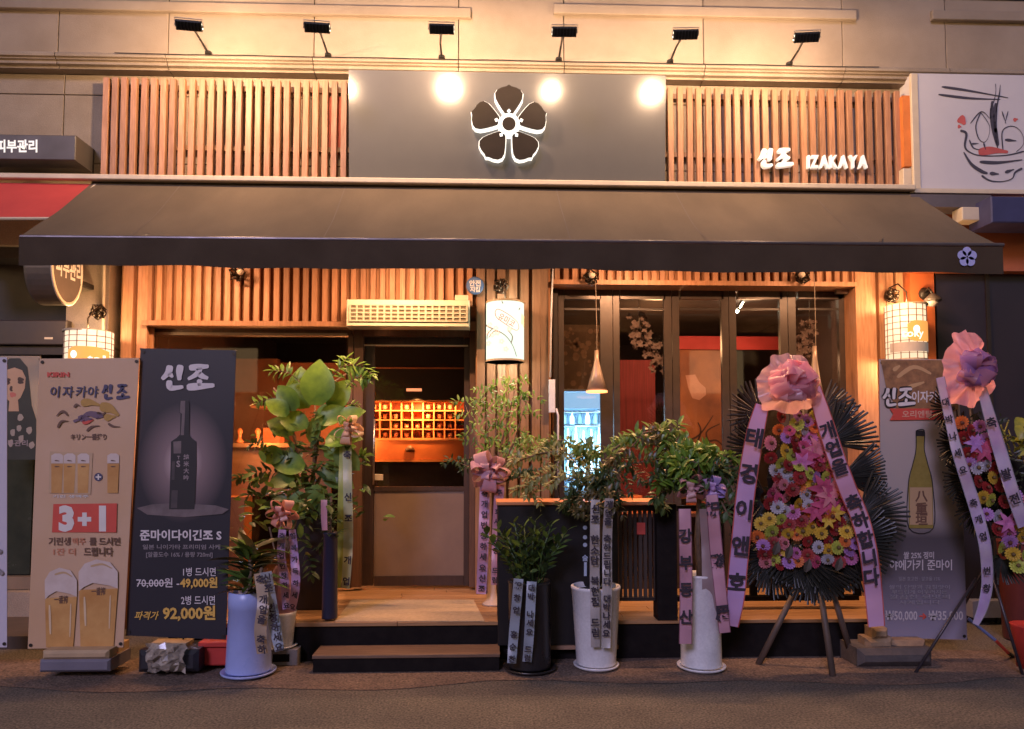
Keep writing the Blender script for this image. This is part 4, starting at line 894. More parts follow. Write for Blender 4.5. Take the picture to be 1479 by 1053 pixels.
MB().ppoly(zb_([(374,100),(408,100),(406,190),(398,360),(374,362),(384,200),(366,186)]), e2-.002).ppoly(zb_([(318,410),(378,405),(376,500),(320,500)]), e2-.002).build('bottle_shine', printmat('shine', (.20,.15,.145), (.13,.10,.10), scale=14), s2, kind='stuff')
MB().ppoly(zb_([(306,560),(330,560),(326,700),(304,700)]), e2-.002).ppoly(zb_([(305,780),(352,780),(346,915),(298,915)]), e2-.002).build('bottle_shine', printmat('shine2', (.085,.065,.065), (.05,.04,.042), scale=14), s2, kind='stuff')
m = MB(); m.text('S', 257.5, 670, 9, e2-.003, bold=.03).text('T', 258, 661, 5, e2-.003)
for k, ch in enumerate('純米大吟'): m.text(ch, 269, 660+k*10, 6, e2-.003)
m.build('bottle_lettering', printmat('btl', (.35,.28,.28)), s2)
MB().text('준마이다이긴조 S', 261, 773, 12, e2, wpx=118, bold=.03).build('white_lettering', wh2, s2)
MB().text('1병 드시면', 288, 826, 10, e2, wpx=47, bold=.01).text('70,000원 -', 228, 842, 11, e2, wpx=62, bold=.01).text('2병 드시면', 286, 867, 10.5, e2, wpx=49, bold=.01).build('small_print', wh2, s2, kind='stuff')
MB().strokes([(1,[(198,843),(246,842)])], e2-.001, 1.0, wob=0).build('strike_line', wh2, s2)
MB().text('49,000원', 287, 842, 12, e2, wpx=54, bold=.035).text('92,000원', 273, 886, 16, e2, wpx=76, bold=.035).text('파격가', 212, 889, 9.5, e2, wpx=34, slant=.3, bold=.02).build('gold_lettering', gold2, s2)
MB().text('일본 니이가타 프리미엄 사케', 262, 790, 5.5, e2, wpx=112).text('[알콜도수 16% / 용량 720ml]', 259, 801.5, 6, e2, wpx=96).build('small_lettering', gry, s2)
bg_ = thing('plastic_bag_weight', 'dark base wrapped in clear crumpled plastic under the sake banner', 'weight', P(240,972,-1.35), 'banner weights')
MB().pbox(198, 940, 285, 972, -1.38, -1.1, .03).build('base', mat('bag_base', (.03,.028,.035), rough=.4), bg_)
m = MB(); cc = P(240,950,-1.40); vs = []; 
for i in range(9):
    for j in range(9):
        a = (i/8-.5); b = (j/8-.5); r_ = max(0, 1-(a*a+b*b)*3.2)
        vs.append(cc+Vector((a*.26+R.uniform(-.012,.012), -.05*r_+R.uniform(-.022,.022), b*.19+R.uniform(-.012,.012))))
m.add(vs, [(i*9+j, (i+1)*9+j, (i+1)*9+j+1, i*9+j+1) for i in range(8) for j in range(8)])
m.build('plastic_bag', mat('bag', (.55,.47,.38), (.15,.12,.10), scale=14, rough=.18, alpha=.8, mix=.5), bg_)
MB().pbox(215, 930, 268, 941, -1.3, -1.15, .01).build('stone_top', mat('bag_top', (.5,.38,.24), (.3,.2,.12), scale=9, rough=.7), bg_)
rc = thing('red_crate', 'red plastic crate behind the tall pale blue pot', 'crate', P(307,962,-1.2))
MB().pbox(290, 934, 334, 962, -1.25, -1.08, .01).build('body', mat('red_plastic', (.55,.05,.04), rough=.4), rc)
MB().pbox(286, 928, 336, 935, -1.27, -1.06, .004).build('rim', mat('red_plastic'  , (.55,.05,.04)), rc)
# -- right sake banner
RYb = -1.12; e3 = RYb-.0065
def vramp(name, stops):
    m = bpy.data.materials.new(name); m.use_nodes = True; n = m.node_tree; N = n.nodes; L = n.links; b = N['Principled BSDF']
    tc = N.new('ShaderNodeTexCoord'); sx = N.new('ShaderNodeSeparateXYZ'); L.new(tc.outputs['Object'], sx.inputs[0])
    mr = N.new('ShaderNodeMapRange'); L.new(sx.outputs['Z'], mr.inputs['Value']); mr.inputs['From Min'].default_value = P(1330,925,RYb).z; mr.inputs['From Max'].default_value = P(1330,520,RYb).z
    cr = N.new('ShaderNodeValToRGB'); cr.color_ramp.elements[0].color = (*stops[0][1],1); cr.color_ramp.elements[0].position = stops[0][0]; cr.color_ramp.elements[1].color = (*stops[-1][1],1); cr.color_ramp.elements[1].position = stops[-1][0]
    for p_, c_ in stops[1:-1]: x = cr.color_ramp.elements.new(p_); x.color = (*c_,1)
    L.new(mr.outputs[0], cr.inputs[0]); L.new(cr.outputs[0], b.inputs['Base Color']); b.inputs['Roughness'].default_value = .4; return m
t3, s3 = banner('x_banner', 'pale banner with a green sake bottle behind the wreath stands', [(1270,519),(1384,519),(1397,924),(1275,921)], RYb, vramp('print_pale_to_grey', [(0,(.30,.26,.33)),(.12,(.20,.17,.21)),(.25,(.12,.10,.11)),(.36,(.09,.075,.08)),(.45,(.40,.33,.30)),(1,(.52,.42,.36))]), group='standing banners before the bar')
MB().ppoly([(1272,520),(1384,520),(1384,592),(1360,602),(1330,600),(1296,592),(1280,560)], e3).build('printed_food', printmat('food', (.42,.22,.09), (.20,.10,.045), scale=16), s3)
MB().strokes([[(1296,545),(1320,530),(1345,540)],[(1310,560),(1335,552)],[(1290,535),(1300,528)]], e3-.001, 5).build('printed_slices', printmat('slice', (.62,.38,.17)), s3)
for w_, mm, d, nm in ((8.5, blk, 0, 'brush_outline'), (4.2, whp, .001, 'brush_lettering')):
    MB().strokes(SIN, e3-.002-d, w_, 0, 1275, 560, .26, .27, wob=.1).strokes(JO, e3-.002-d, w_, 0, 1270, 560, .26, .27, wob=.1).build(nm, mm, s3)
MB().text('이자카야', 1342, 573, 13, e3-.003, wpx=50, bold=.02).build('white_letters', whp, s3)
MB().ppoly([(1285,590),(1372,590),(1366,597),(1372,606),(1285,607),(1290,598)], e3-.004).build('red_ribbon_print', redp, s3)
MB().text('오리엔탈', 1325, 598, 8, e3-.005, wpx=44).build('ribbon_lettering', printmat('rl', (.75,.42,.28)), s3)
bt = [(1323,622),(1335,622),(1335,648),(1340,670),(1347,700),(1348,763),(1313,763),(1312,700),(1318,672),(1323,650)]
MB().ppoly(bt, e3-.001).build('printed_bottle', printmat('btl_gr', (.32,.24,.06), (.22,.16,.03), scale=8), s3)
MB().strokes([bt+[bt[0]]], e3-.0015, 1.3, wob=0).ppoly([(1323,622),(1335,622),(1335,630),(1323,630)], e3-.0015).build('bottle_outline', blk, s3)
MB().ppoly([(1314,704),(1346,704),(1347,758),(1314,758)], e3-.002).build('bottle_label', printmat('lbl_tan', (.50,.32,.17)), s3)
m = MB()
for ch, y in (('八',717),('重',734),('垣',750)): m.text(ch, 1331, y, 13, e3-.003, bold=.03)
m.build('label_lettering', brn, s3)
MB().text('쌀 25% 정미', 1327, 802, 8, e3, wpx=44).text('야에가키 준마이', 1330, 816, 12, e3, wpx=90, bold=.02).text('₩50,000', 1302, 890, 13, e3, wpx=46).text('₩35,000', 1366, 890, 13, e3, wpx=50).build('price_lettering', printmat('pl', (.55,.48,.48)), s3)
MB().text('→', 1333, 890, 9, e3, bold=.03).build('red_arrow', redp, s3)
m = MB()
for i, y in enumerate((836,848,855,862,870)): m.text(['일본 효고현 · 알코올 15%','쌀의 단맛과 감칠맛이','부드럽게 어우러지는','깔끔한 뒷맛의','사케입니다'][i], 1328, y, 5, e3, wpx=(60,88,80,88,60)[i])
m.build('small_lettering', printmat('sl', (.28,.25,.27)), s3)
sw = thing('stone_weights', 'grey stones and dark base holding the pale sake banner', 'stone', P(1300,965,-1.2), 'banner weights')
MB().pbox(1242, 938, 1350, 964, -1.35, -1.05, .04).build('base', mat('rb_base', (.10,.085,.08), (.06,.05,.05), scale=9, rough=.7, bump=.4), sw)
for a, b, c, d, k in ((1252,922,1292,940,.03),(1290,926,1340,941,.035),(1262,908,1284,923,.02)):
    MB().pbox(a, b, c, d, -1.26, -1.13, k).build('stone', mat('stone_w', (.36,.24,.14), (.18,.12,.08), scale=8, rough=.8, bump=.5), sw)
# -- white banner cut by the left edge, portrait poster
t4, s4 = banner('white_banner', 'white banner cut off at the left edge of the photo', [(-110,516),(10,516),(10,935),(-118,935)], -1.25, printmat('white_b', (.60,.55,.62), (.54,.5,.57), scale=2))
MB().strokes([[(2,795),(-8,800)],[(4,830),(-10,822),(-30,835)]], -1.258, 6).build('grey_marks', gry, s4)
pp = thing('portrait_poster', 'poster of a long dark haired woman in a dark flowered top', 'poster', P(32,650,-.2))
PY = -.2; k4 = 3.29
MB().pbox(-40, 514, 56, 652, PY, PY+.012).build('sheet', printmat('poster', (.36,.30,.22), (.30,.24,.17), scale=3), pp)
f4 = lambda pts: [(x/k4, 360+y/k4) for x, y in pts]
MB().ppoly(f4([(22,540),(45,518),(95,518),(130,560),(140,640),(150,740),(172,810),(170,1000),(15,1000),(20,600)]), PY-.003).build('printed_hair', printmat('hair', (.02,.022,.018), (.03,.035,.025), scale=5), pp)
MB().ppoly(f4([(25,600),(35,572),(70,562),(105,575),(122,610),(118,660),(98,705),(62,735),(36,715),(22,670)]), PY-.005).ppoly(f4([(45,715),(85,712),(90,770),(40,770)]), PY-.0045).build('printed_face', printmat('skin', (.46,.31,.20), (.42,.28,.18), scale=4), pp)
MB().strokes([[(30,636),(48,633)],[(85,628),(112,634)],[(28,622),(50,620)],[(84,616),(114,620)]], PY-.006, 5, 0, 0, 360, 1/k4).strokes([[(55,650),(52,668),(60,672)]], PY-.006, 3, 0, 0, 360, 1/k4).build('printed_eyes', printmat('eyes', (.06,.035,.025)), pp)
MB().strokes([[(48,694),(62,691),(76,694)]], PY-.006, 6, 0, 0, 360, 1/k4).build('printed_mouth', printmat('mouth', (.45,.14,.11)), pp)
m = MB()
for x, y in ((95,800),(60,870),(140,860),(100,900),(50,920),(150,930),(90,850)): m.ppoly(f4([(x+18*cos(a*.9)*R.uniform(.6,1), y+22*sin(a*.9)*R.uniform(.6,1)) for a in range(7)]), PY-.0055)
m.build('printed_blossoms', printmat('pbl', (.32,.29,.25)), pp)
MB().text('피부관리', 20, 640, 7, PY-.006, wpx=40).build('printed_lettering', gry, pp)
# ------------------------------------------------------------------ plants
def pleaf(name, c1, c2, **k): return mat(name, c1, c2, scale=k.pop('scale', 14), rough=k.pop('rough', .38), transl=.25, rnd=k.pop('rnd', .25), **k)
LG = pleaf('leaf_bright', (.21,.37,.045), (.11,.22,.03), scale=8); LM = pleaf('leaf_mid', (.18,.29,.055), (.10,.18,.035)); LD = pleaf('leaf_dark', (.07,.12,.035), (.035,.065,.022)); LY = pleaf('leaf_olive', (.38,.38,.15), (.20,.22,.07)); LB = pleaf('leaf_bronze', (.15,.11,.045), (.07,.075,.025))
trunkm = mat('trunk_bark', (.20,.13,.08), (.12,.075,.045), scale=12, rough=.8, stretch=(3,3,1), bump=.4, bscale=30)
soilm = mat('soil', (.05,.035,.025), (.03,.02,.015), scale=30, rough=.95, bump=.8)
def leafmesh(L, W, bend=.3, fold=.25, seg=4, m=LM):
    mb = MB().leaf(Vector((0,0,0)), Vector((0,1,0)), Vector((0,0,1)), L, W, bend, fold, seg); return meshof(mb, 'leaf', m, True)
def lq(d, roll=0):
    d = Vector(d).normalized(); return d.to_track_quat('Y', 'Z') @ Quaternion((0,1,0), roll)
def pot(t, px, ytop, ybot, wt, wb, Y, m, saucer=0, n=32, rimh=.02):
    b = P(px, ybot, Y); b.z = max(b.z, .0); z1 = P(px, ytop, Y).z-b.z; rt = wt/2/ppm(Y); rb = wb/2/ppm(Y); s0 = .03 if saucer else 0
    MB().lathe(b, [(rb,s0+.003),(rb+(rt-rb)*.02,s0+.012),(rt-.004,z1-rimh),(rt,z1-rimh+.004),(rt,z1-.004),(rt-.006,z1),(rt-.02,z1),(rt-.025,z1-.03),(rt-.03,z1-.04)], n).build('pot', m, t, True)
    MB().lathe(b+Vector((0,0,z1-.05)), [(rt-.022,0),(rt-.03,.012),(0,.018)], n).build('soil', soilm, t, True)
    if saucer:
        rs_ = saucer/2/ppm(Y); MB().lathe(b, [(rs_*.8,.003),(rs_,.02),(rs_*1.02,.032),(rs_*.98,.034),(rs_*.85,.016),(rs_*.5,.012),(0,.012)], n).build('saucer', m, t, True)
    return b, b+Vector((0,0,z1-.035))
def place_at(px, ybot, z=0): return G(px, ybot, z).y
# ribbons with letters
def ribbon(par, path, Y, m, inkm, chars='', h=None, name='ribbon', border=None, t0=.08, t1=.95, wav=.020, rots=0, lift=0, yamp=None):
    pts = smooth(path, 8); n = len(pts); L = [0]
    for i in range(1, n): L.append(L[-1]+hypot(pts[i][0]-pts[i-1][0], pts[i][1]-pts[i-1][1]))
    ph = R.random()*6
    def yy(s, k=0): return Y-lift+wav*sin(s*.05+ph)+.004*sin(s*.17+ph)
    mb = MB(); bd = MB(); vs = []; bvs = []
    for i, (x, y, w_) in enumerate(pts):
        a = pts[max(i-1,0)]; b = pts[min(i+1,n-1)]; dx, dy = b[0]-a[0], b[1]-a[1]; l = hypot(dx, dy) or 1; nx_, ny_ = dy/l, -dx/l; q = yy(L[i])
        for k in range(5):
            u = k/4-.5; vs.append(P(x+nx_*w_*u, y+ny_*w_*u, q+.007*abs(u)*2*sin(L[i]*.03+ph)))
        for u in (-.5,-.44,.44,.5): bvs.append(P(x+nx_*w_*u, y+ny_*w_*u, q-.003+.007*abs(u)*2*sin(L[i]*.03+ph)))
    mb.add(vs, [(i*5+k, i*5+k+1, (i+1)*5+k+1, (i+1)*5+k) for i in range(n-1) for k in range(4)])
    o = mb.build(name, m, par, True)
    if border: bd.add(bvs, [(i*4+k, i*4+k+1, (i+1)*4+k+1, (i+1)*4+k) for i in range(n-1) for k in (0,2)]); bd.build('ribbon_border', border, o)
    if chars:
        tm = MB(); N_ = len(chars)
        for j, ch in enumerate(chars):
            if ch == ' ': continue
            s = L[-1]*(t0+(t1-t0)*(j/(N_-1) if N_ > 1 else .5)); i = max(k for k in range(n) if L[k] <= s); i = min(i, n-2)
            f = (s-L[i])/max(1e-6, L[i+1]-L[i]); x = pts[i][0]+(pts[i+1][0]-pts[i][0])*f; y = pts[i][1]+(pts[i+1][1]-pts[i][1])*f; w_ = pts[i][2]
            ang = atan2(pts[i+1][1]-pts[i][1], pts[i+1][0]-pts[i][0])-pi/2
            tm.text(ch, x, y, (h or w_*.7), yy(s)-.027, rot=ang, bold=.035)
        tm.build('ribbon_lettering', inkm, o)
    return o
inkr = mat('ribbon_ink', (.035,.025,.04), rough=.6)
def sat(name, c1, c2=None): return mat('ribbon_'+name, c1, c2 or tuple(x*.86 for x in c1), scale=5, rough=.38, spec=.6, transl=.2)
Rpk = sat('pink', (.62,.33,.42)); Rlv = sat('lavender', (.42,.32,.68)); Rwh = sat('white', (.50,.46,.44)); Rbl = sat('pale_blue', (.36,.42,.50)); Rgn = sat('green', (.55,.58,.34)); Rye = sat('yellow_green', (.42,.48,.10)); Rsal = sat('salmon', (.75,.32,.26)); Rmix = mat('ribbon_pink_to_lavender', (.62,.33,.42), (.44,.32,.66), scale=1.6, rough=.38, transl=.2, mix=.5)
orgz = mat('organza', (.90,.46,.52), (.74,.34,.46), scale=9, rough=.3, alpha=.58, transl=.45, rnd=.15); orgz2 = mat('organza_pale', (.92,.58,.60), (.85,.45,.52), scale=9, rough=.25, alpha=.62, transl=.4, rnd=.15); redb = mat('ribbon_edge', (.50,.10,.08), rough=.5)
def loopmesh(L, W, m, puff=.5):
    mb = MB(); n = 14; vs = []
    for i in range(n+1):
        t = i/n*2*pi; x = L*.5*(1-cos(t)); z = L*puff*.5*sin(t); w_ = W*(.25+.75*sin(t/2)**1.0)
        for k in range(4): u = k/3-.5; vs.append((x, u*w_, z+.004*cos(k*pi+i)))
    mb.add(vs, [(i*4+k, i*4+k+1, (i+1)*4+k+1, (i+1)*4+k) for i in range(n) for k in range(3)]); return meshof(mb, 'bow_loop', m, True)
def bow(par, px, py, Y, rpx, mats_, n=11, lab=None, wr=.75, puff=.5, name='bow'):
    c = P(px, py, Y); r_ = rpx/ppm(Y); knot = MB().lathe(c+Vector((0,-.03,0)), [(0,-.03),(r_*.16,-.02),(r_*.2,0),(r_*.16,.02),(0,.03)], 10, 'y').build(name, mats_[0], par, True, label=lab)
    ms = [loopmesh(r_, r_*wr, m_, puff) for m_ in mats_]
    for k in range(n):
        ring = 0 if k < n*.6 else 1; a = (k*2*pi/(n*.6) if not ring else k*2*pi/(n*.4)+.4)+R.uniform(-.15,.15)
        d = Vector((cos(a), -.25-.75*ring, sin(a))).normalized(); s = (.95 if not ring else .62)*R.uniform(.88,1.1)
        q = d.to_track_quat('X', 'Y'); inst('bow_loop', ms[k % len(ms)], knot, c, q @ Quaternion((1,0,0), R.uniform(-.6,.6)+pi/2), s)
    return knot
def organza(par, px, py, Y, rpx, m1, m2, n=26, seed=1, sq=1.0):
    c = P(px, py, Y); r_ = rpx/ppm(Y); rr = random.Random(seed)
    mb = MB(); N1 = 84
    vs = [c+Vector((0,-.10,0))]                               # a crumpled round sheet
    for j in range(1, 6):
        for i in range(N1):
            a = 2*pi*i/N1; q = r_*j/5*(1+.07*sin(a*3+seed)+.05*sin(a*7+seed*2)+.03*sin(a*13)); vs.append(c+Vector((q*cos(a), -.09*(1-(j/5)**2)+(.022*cos(a*9+j*.9+seed)+.020*sin(a*5.0+j*1.3)+.010*cos(a*17-j))*(j/5)+rr.uniform(-.004,.004), q*sin(a)*sq)))
    fs = [(0,1+i,1+(i+1)%N1) for i in range(N1)]+[(1+(j-1)*N1+i, 1+j*N1+i, 1+j*N1+(i+1)%N1, 1+(j-1)*N1+(i+1)%N1) for j in range(1,5) for i in range(N1)]
    k_ = mb.add(vs, fs).build('organza_bow', m1, par, True)
    ms = [loopmesh(r_*.72, r_*.62, m1, .55), loopmesh(r_*.72, r_*.55, m2, .7)]
    for k in range(n):
        a = k*2.4+rr.uniform(-.2,.2); tilt = rr.uniform(.1,1.3); d = Vector((cos(a), -tilt, sin(a)*sq)).normalized()
        inst('bow_loop', ms[k%2], k_, c+Vector((0,-.07,0)), d.to_track_quat('X','Y') @ Quaternion((1,0,0), rr.uniform(0,3)), rr.uniform(.75,1.15))
    return k_
def plant(label, px, ybot, z=0): 
    g = G(px, ybot, z); return thing('congratulation_plant', label, 'potted plant', g, 'congratulation plants with ribbons'), g.y
# 1 bronze dracaena in tall white pot with saucer
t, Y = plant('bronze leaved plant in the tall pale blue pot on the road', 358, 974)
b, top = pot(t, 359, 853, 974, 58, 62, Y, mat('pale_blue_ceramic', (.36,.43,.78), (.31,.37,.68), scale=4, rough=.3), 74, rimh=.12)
lm = [leafmesh(.30, .075, .25, .3, 5, LB), leafmesh(.26, .07, .35, .3, 5, LM), leafmesh(.22, .065, .3, .3, 5, LD)]
MB().tube([top, top+Vector((0,0,.28))], .018, 8).tube([top+Vector((.04,0,0)), top+Vector((.08,0,.2))], .012, 8).build('stem', trunkm, t, True)
for k in range(64):
    h_ = R.uniform(.0,.32); a = k*2.4; el = R.uniform(.25,1.5)*(.5+h_*1.6); d = Vector((cos(a), sin(a)*.8, el)); c = top+Vector((R.uniform(-.05,.05), R.uniform(-.03,.03), h_))
    inst('leaf', lm[k%3], t, c, lq(d, R.uniform(-.5,.5)), R.uniform(.7,1.08))
ribbon(t, [(374,828,15),(380,870,17),(376,910,18),(379,944,16)], Y-.22, sat('cream', (.50,.38,.27)), inkr, '축 개업을 축하', 10)
ribbon(t, [(384,826,17),(391,870,18),(398,910,17),(404,940,14)], Y-.19, Rbl, inkr, '신조 번창하세요', 10)
# 2 pink bow plant on a concrete block
blk_ = thing('concrete_block', 'grey concrete block under the pink bow pot', 'block', G(402, 962))
MB().pbox(386, 938, 430, 962, place_at(402,962), place_at(402,962)+.26, .006).build('block_body', mat('concrete', (.30,.26,.24), (.22,.19,.17), scale=12, rough=.85, bump=.6), blk_)
MB().pbox(394, 945, 418, 956, place_at(402,962)-.002, place_at(402,962)+.01).build('block_hole', M['black'], blk_)
zt_ = P(402,938,place_at(402,962)).z
t, Y = plant('leafy plant with salmon pink bow on a concrete block', 404, 934, zt_+.0)
b = P(404, 936, Y); b.z = zt_
MB().lathe(b, [(.085,.005),(.095,.01),(.115,.24),(.12,.26),(.11,.262),(.10,.24)], 28).build('pot', M['white'], t, True)
MB().lathe(b, [(.11,.002),(.13,.018),(.12,.02),(.08,.008)], 28).build('saucer', M['white'], t, True)
MB().lathe(b+Vector((0,0,.25)), [(.115,0),(.10,.12),(.075,.26),(.04,.34),(0,.35)], 24).build('pink_wrapping', mat('wrap_pink', (.60,.34,.40), (.48,.26,.34), scale=9, rough=.4, transl=.3), t, True)
st_ = MB(); 
for k in range(6): st_.tube([b+Vector((0,0,.5)), b+Vector((R.uniform(-.1,.12),R.uniform(-.05,.1),R.uniform(.75,1.0)))], .007, 5)
st_.build('stem', trunkm, t)
lm = [leafmesh(.11,.055,.2,.2,3,LD), leafmesh(.10,.05,.2,.2,3,LM)]
for k in range(80):
    c = P(R.gauss(404,34), R.gauss(745,26), Y+R.uniform(-.05,.16)); inst('leaf', lm[k%2], t, c, lq((R.uniform(-1,1),R.uniform(-.9,.2),R.uniform(-.2,.9)), R.uniform(-1,1)), R.uniform(.7,1.2))
bow(t, 409, 742, Y-.16, 25, [Rsal, sat('salmon2', (.80,.42,.36))], 10, wr=.7)
ribbon(t, [(408,765,11),(406,800,12),(411,840,13),(414,880,12)], Y-.17, Rmix, inkr, '축개업번창하세요', 7)
ribbon(t, [(422,765,10),(425,800,12),(427,845,13),(421,882,11)], Y-.15, Rmix, inkr, '행복가득하세요', 7)
# 3 tall fiddle leaf plant in black planter at the door (left)
t, Y = plant('tall lush green plant in black square planter left of the door', 455, 884, DZ)
Y = -.62; b = P(452, 893, Y); b.z = DZ+.002
pl = MB(); A = P(428, 724, Y); B = P(465, 893, Y); pl.bev((A.x,Y,DZ+.002),(B.x,Y+.26,A.z), .004).build('planter', mat('planter_black', (.028,.02,.018), rough=.4), t)
MB().box((A.x+.01,Y+.01,A.z),(B.x-.01,Y+.25,A.z+.004)).build('soil', soilm, t)
st_ = MB(); s0 = P(447,724,Y+.12)
for q in ([(452,690),(455,640),(455,580)], [(440,690),(425,650),(410,620)], [(462,690),(480,660),(490,620)], [(450,700),(470,560),(500,540)], [(445,700),(410,580),(395,560)]): st_.tube([s0]+[P(a,b_,Y+.1) for a,b_ in q], [.02,.016,.012,.007], 7)
st_.build('trunk', trunkm, t, True)
big = [leafmesh(.42,.33,.4,.3,8,LG), leafmesh(.37,.28,.3,.12,6,LM)]
for i, (px, py, dx, dz, s, mi) in enumerate(((440,590,-.15,1,1.0,0),(455,585,.18,1,1.05,0),(478,590,.55,1,.8,0),(430,590,-.8,.8,.72,0),(460,620,.5,.8,.9,0),(445,615,-.9,.35,.7,0),(470,640,.9,.35,.85,1),(462,610,1,.6,.75,1),(410,660,-1,.2,.6,1),(450,640,.1,.8,.8,1),(485,650,.6,-.4,.85,1),(430,655,-.6,-.3,.7,1),(470,670,.5,-.6,.9,1),(425,625,-.9,.5,.7,0),(468,655,.8,.3,.75,0),(440,675,-.7,.2,.75,0),(478,690,.8,-.2,.7,1),(425,690,-.8,-.1,.7,1),(455,700,.1,-.8,.75,1),(415,600,-.7,.7,.6,0),(490,610,.7,.5,.65,0),(435,710,-.3,-.7,.7,1))):
    inst('leaf', big[0 if mi == 0 or i < 9 else 1], t, P(px, py, Y+R.uniform(-.16,.05)), fq((dx, -.28, dz), (R.uniform(-.5,.5),-1,R.uniform(.2,.9))), s*.78)
fl_ = MB(); fm = MB()
def sprig(mb, pts, Y, Ll, Wl, dens=7, up=(0,-.5,1), yj=.05, tube=None):
    q = smooth(pts, dens); pr = [P(x, y, Y+R.uniform(-.01,.01)) for x, y in q]
    if tube is not None: tube.tube(pr, .004, 5)
    for i in range(1, len(pr)):
        d = (pr[i]-pr[i-1]).normalized()
        for sgn in (-1, 1):
            sdv = d.cross(Vector((0,-1,0))).normalized()*sgn
            mb.leaf(pr[i]+Vector((0,R.uniform(-yj,yj),0))*.3, (d*R.uniform(.3,.9)+sdv+Vector((0,R.uniform(-.6,.3),R.uniform(-.5,.3)))), Vector(up), Ll*R.uniform(.6,1.25), Wl*R.uniform(.75,1.15), R.uniform(.1,.5), .2, 3)
    d = (pr[-1]-pr[-2]); mb.leaf(pr[-1], d, Vector(up), Ll, Wl, .2, .2, 3)
tw = MB()
sprig(fl_, [(470,560),(490,532),(515,528),(536,540)], Y-.1, .085, .032, 5, tube=tw); sprig(fl_, [(485,545),(495,525),(500,518)], Y-.05, .08, .03, 3, tube=tw)
sprig(fl_, [(440,560),(420,540),(395,535)], Y-.05, .085, .032, 5, tube=tw); sprig(fl_, [(430,590),(400,575),(370,582)], Y-.05, .08, .03, 5, tube=tw); sprig(fl_, [(500,560),(515,545),(528,548)], Y-.12, .08, .03, 4, tube=tw)
sprig(fl_, [(480,610),(500,585),(512,585)], Y+.05, .07, .03, 4, tube=tw); sprig(fl_, [(490,640),(510,660),(525,658)], Y, .08, .04, 3, tube=tw)
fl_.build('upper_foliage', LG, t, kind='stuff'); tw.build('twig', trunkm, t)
fl_ = MB(); f2 = MB()
for k in range(210):
    u = R.random(); px = R.gauss(445,28+12*u); py = 600+150*u**.8+R.uniform(-10,10); c = P(px, py, Y+R.uniform(-.13,.16))
    (fl_ if k % 3 == 0 else f2).leaf(c, Vector((R.uniform(-1,1),R.uniform(-1,.2),R.uniform(-.5,.8))), Vector((0,-.4,1)), R.uniform(.07,.13), R.uniform(.04,.06), .3, .2, 3)
for q in ([(420,690),(385,680),(345,690)], [(425,660),(395,655),(365,640)], [(430,700),(400,720),(360,715)], [(460,710),(475,760),(465,790)], [(450,720),(440,780),(450,830)]): sprig(fl_, q, Y-.12, .075, .035, 6)
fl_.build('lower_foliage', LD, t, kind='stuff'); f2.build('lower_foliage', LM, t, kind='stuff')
# green ribbon with peach bow hangs from the plant
bow(t, 503, 620, Y-.22, 24, [sat('peach', (.85,.50,.30)), sat('peach2', (.85,.62,.42))], 9, wr=.7)
ribbon(t, [(495,640,9),(493,720,10),(491,800,11),(487,849,10)], Y-.17, Rye, inkr)
ribbon(t, [(501,640,13),(502,700,13),(503,780,14),(499,850,12)], Y-.19, Rgn, inkr, '축 신조 개업', 9)
# 4 blue cylinder planter
t, Y = plant('slim dark blue planter with a pink ribbon beside the deck edge', 474, 896, DZ)
b, top = pot(t, 476, 768, 893, 21, 22, Y, mat('blue_pot', (.022,.024,.055), (.018,.02,.045), scale=4, rough=.35), 0)
ribbon(t, [(468,722,9),(468,745,9),(469,766,8)], Y-.1, Rpk, inkr)
sf = MB()
for k in range(40): sf.leaf(top+Vector((R.uniform(-.05,.05),R.uniform(-.04,.06),R.uniform(-.02,.25))), Vector((R.uniform(-1,1),R.uniform(-1,.5),R.uniform(0,1))), Vector((0,0,1)), R.uniform(.06,.11), .04)
sf.build('foliage', LD, t, kind='stuff'); MB().tube([top, top+Vector((0,0,.3))], .01, 6).build('stem', trunkm, t)
# 5 feathery plant with pink bow right of the door
t, Y = plant('feathery green plant with a dusty pink bow right of the glass door', 712, 866, DZ)
Y = -.45; b = P(711, 868, Y); b.z = DZ+.002
MB().lathe(b, [(.085,0),(.08,.012),(.055,.035),(.035,.10),(.028,.25),(.028,.42),(.06,.5),(.075,.56),(.07,.565)], 22).build('pot', mat('cream_pot', (.62,.48,.36), rough=.4), t, True)
st_ = MB(); s0 = b+Vector((0,0,.5))
ff = MB(); f2 = MB(); f3 = MB()
for q, mb_ in (([(712,700),(715,640),(722,560)],ff), ([(712,690),(690,640),(672,585)],f2), ([(712,700),(742,640),(762,575)],ff), ([(712,690),(735,600),(745,556)],ff), ([(712,690),(702,610),(705,570)],f2), ([(715,680),(745,660),(770,640)],f2), ([(712,700),(690,680),(662,668)],f3), ([(715,700),(745,690),(765,688)],f3)):
    st_.tube([s0]+[P(a, b_, Y) for a, b_ in q], [.012,.01,.007,.003], 6)
    for i in range(4):
        t_ = .45+.55*i/3; j = smooth(q, 10); a_, b_ = j[int(t_*(len(j)-1))]
        for sg_ in (-1, 1): sprig(mb_, [(a_,b_),(a_+sg_*9,b_-6),(a_+sg_*R.uniform(14,23),b_-4+R.uniform(-6,8))], Y+R.uniform(-.1,.08), R.uniform(.045,.06), .026, 2)
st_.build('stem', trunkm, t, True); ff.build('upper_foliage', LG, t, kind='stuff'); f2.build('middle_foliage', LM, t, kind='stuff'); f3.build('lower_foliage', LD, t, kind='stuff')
bow(t, 707, 681, Y-.16, 31, [sat('dusty', (.66,.40,.42)), sat('dusty2', (.55,.32,.40))], 11, wr=.75)
ribbon(t, [(700,700,14),(699,760,15),(697,810,15),(695,858,14)], Y-.15, Rmix, inkr, '축개업번창하세요신조', 8)
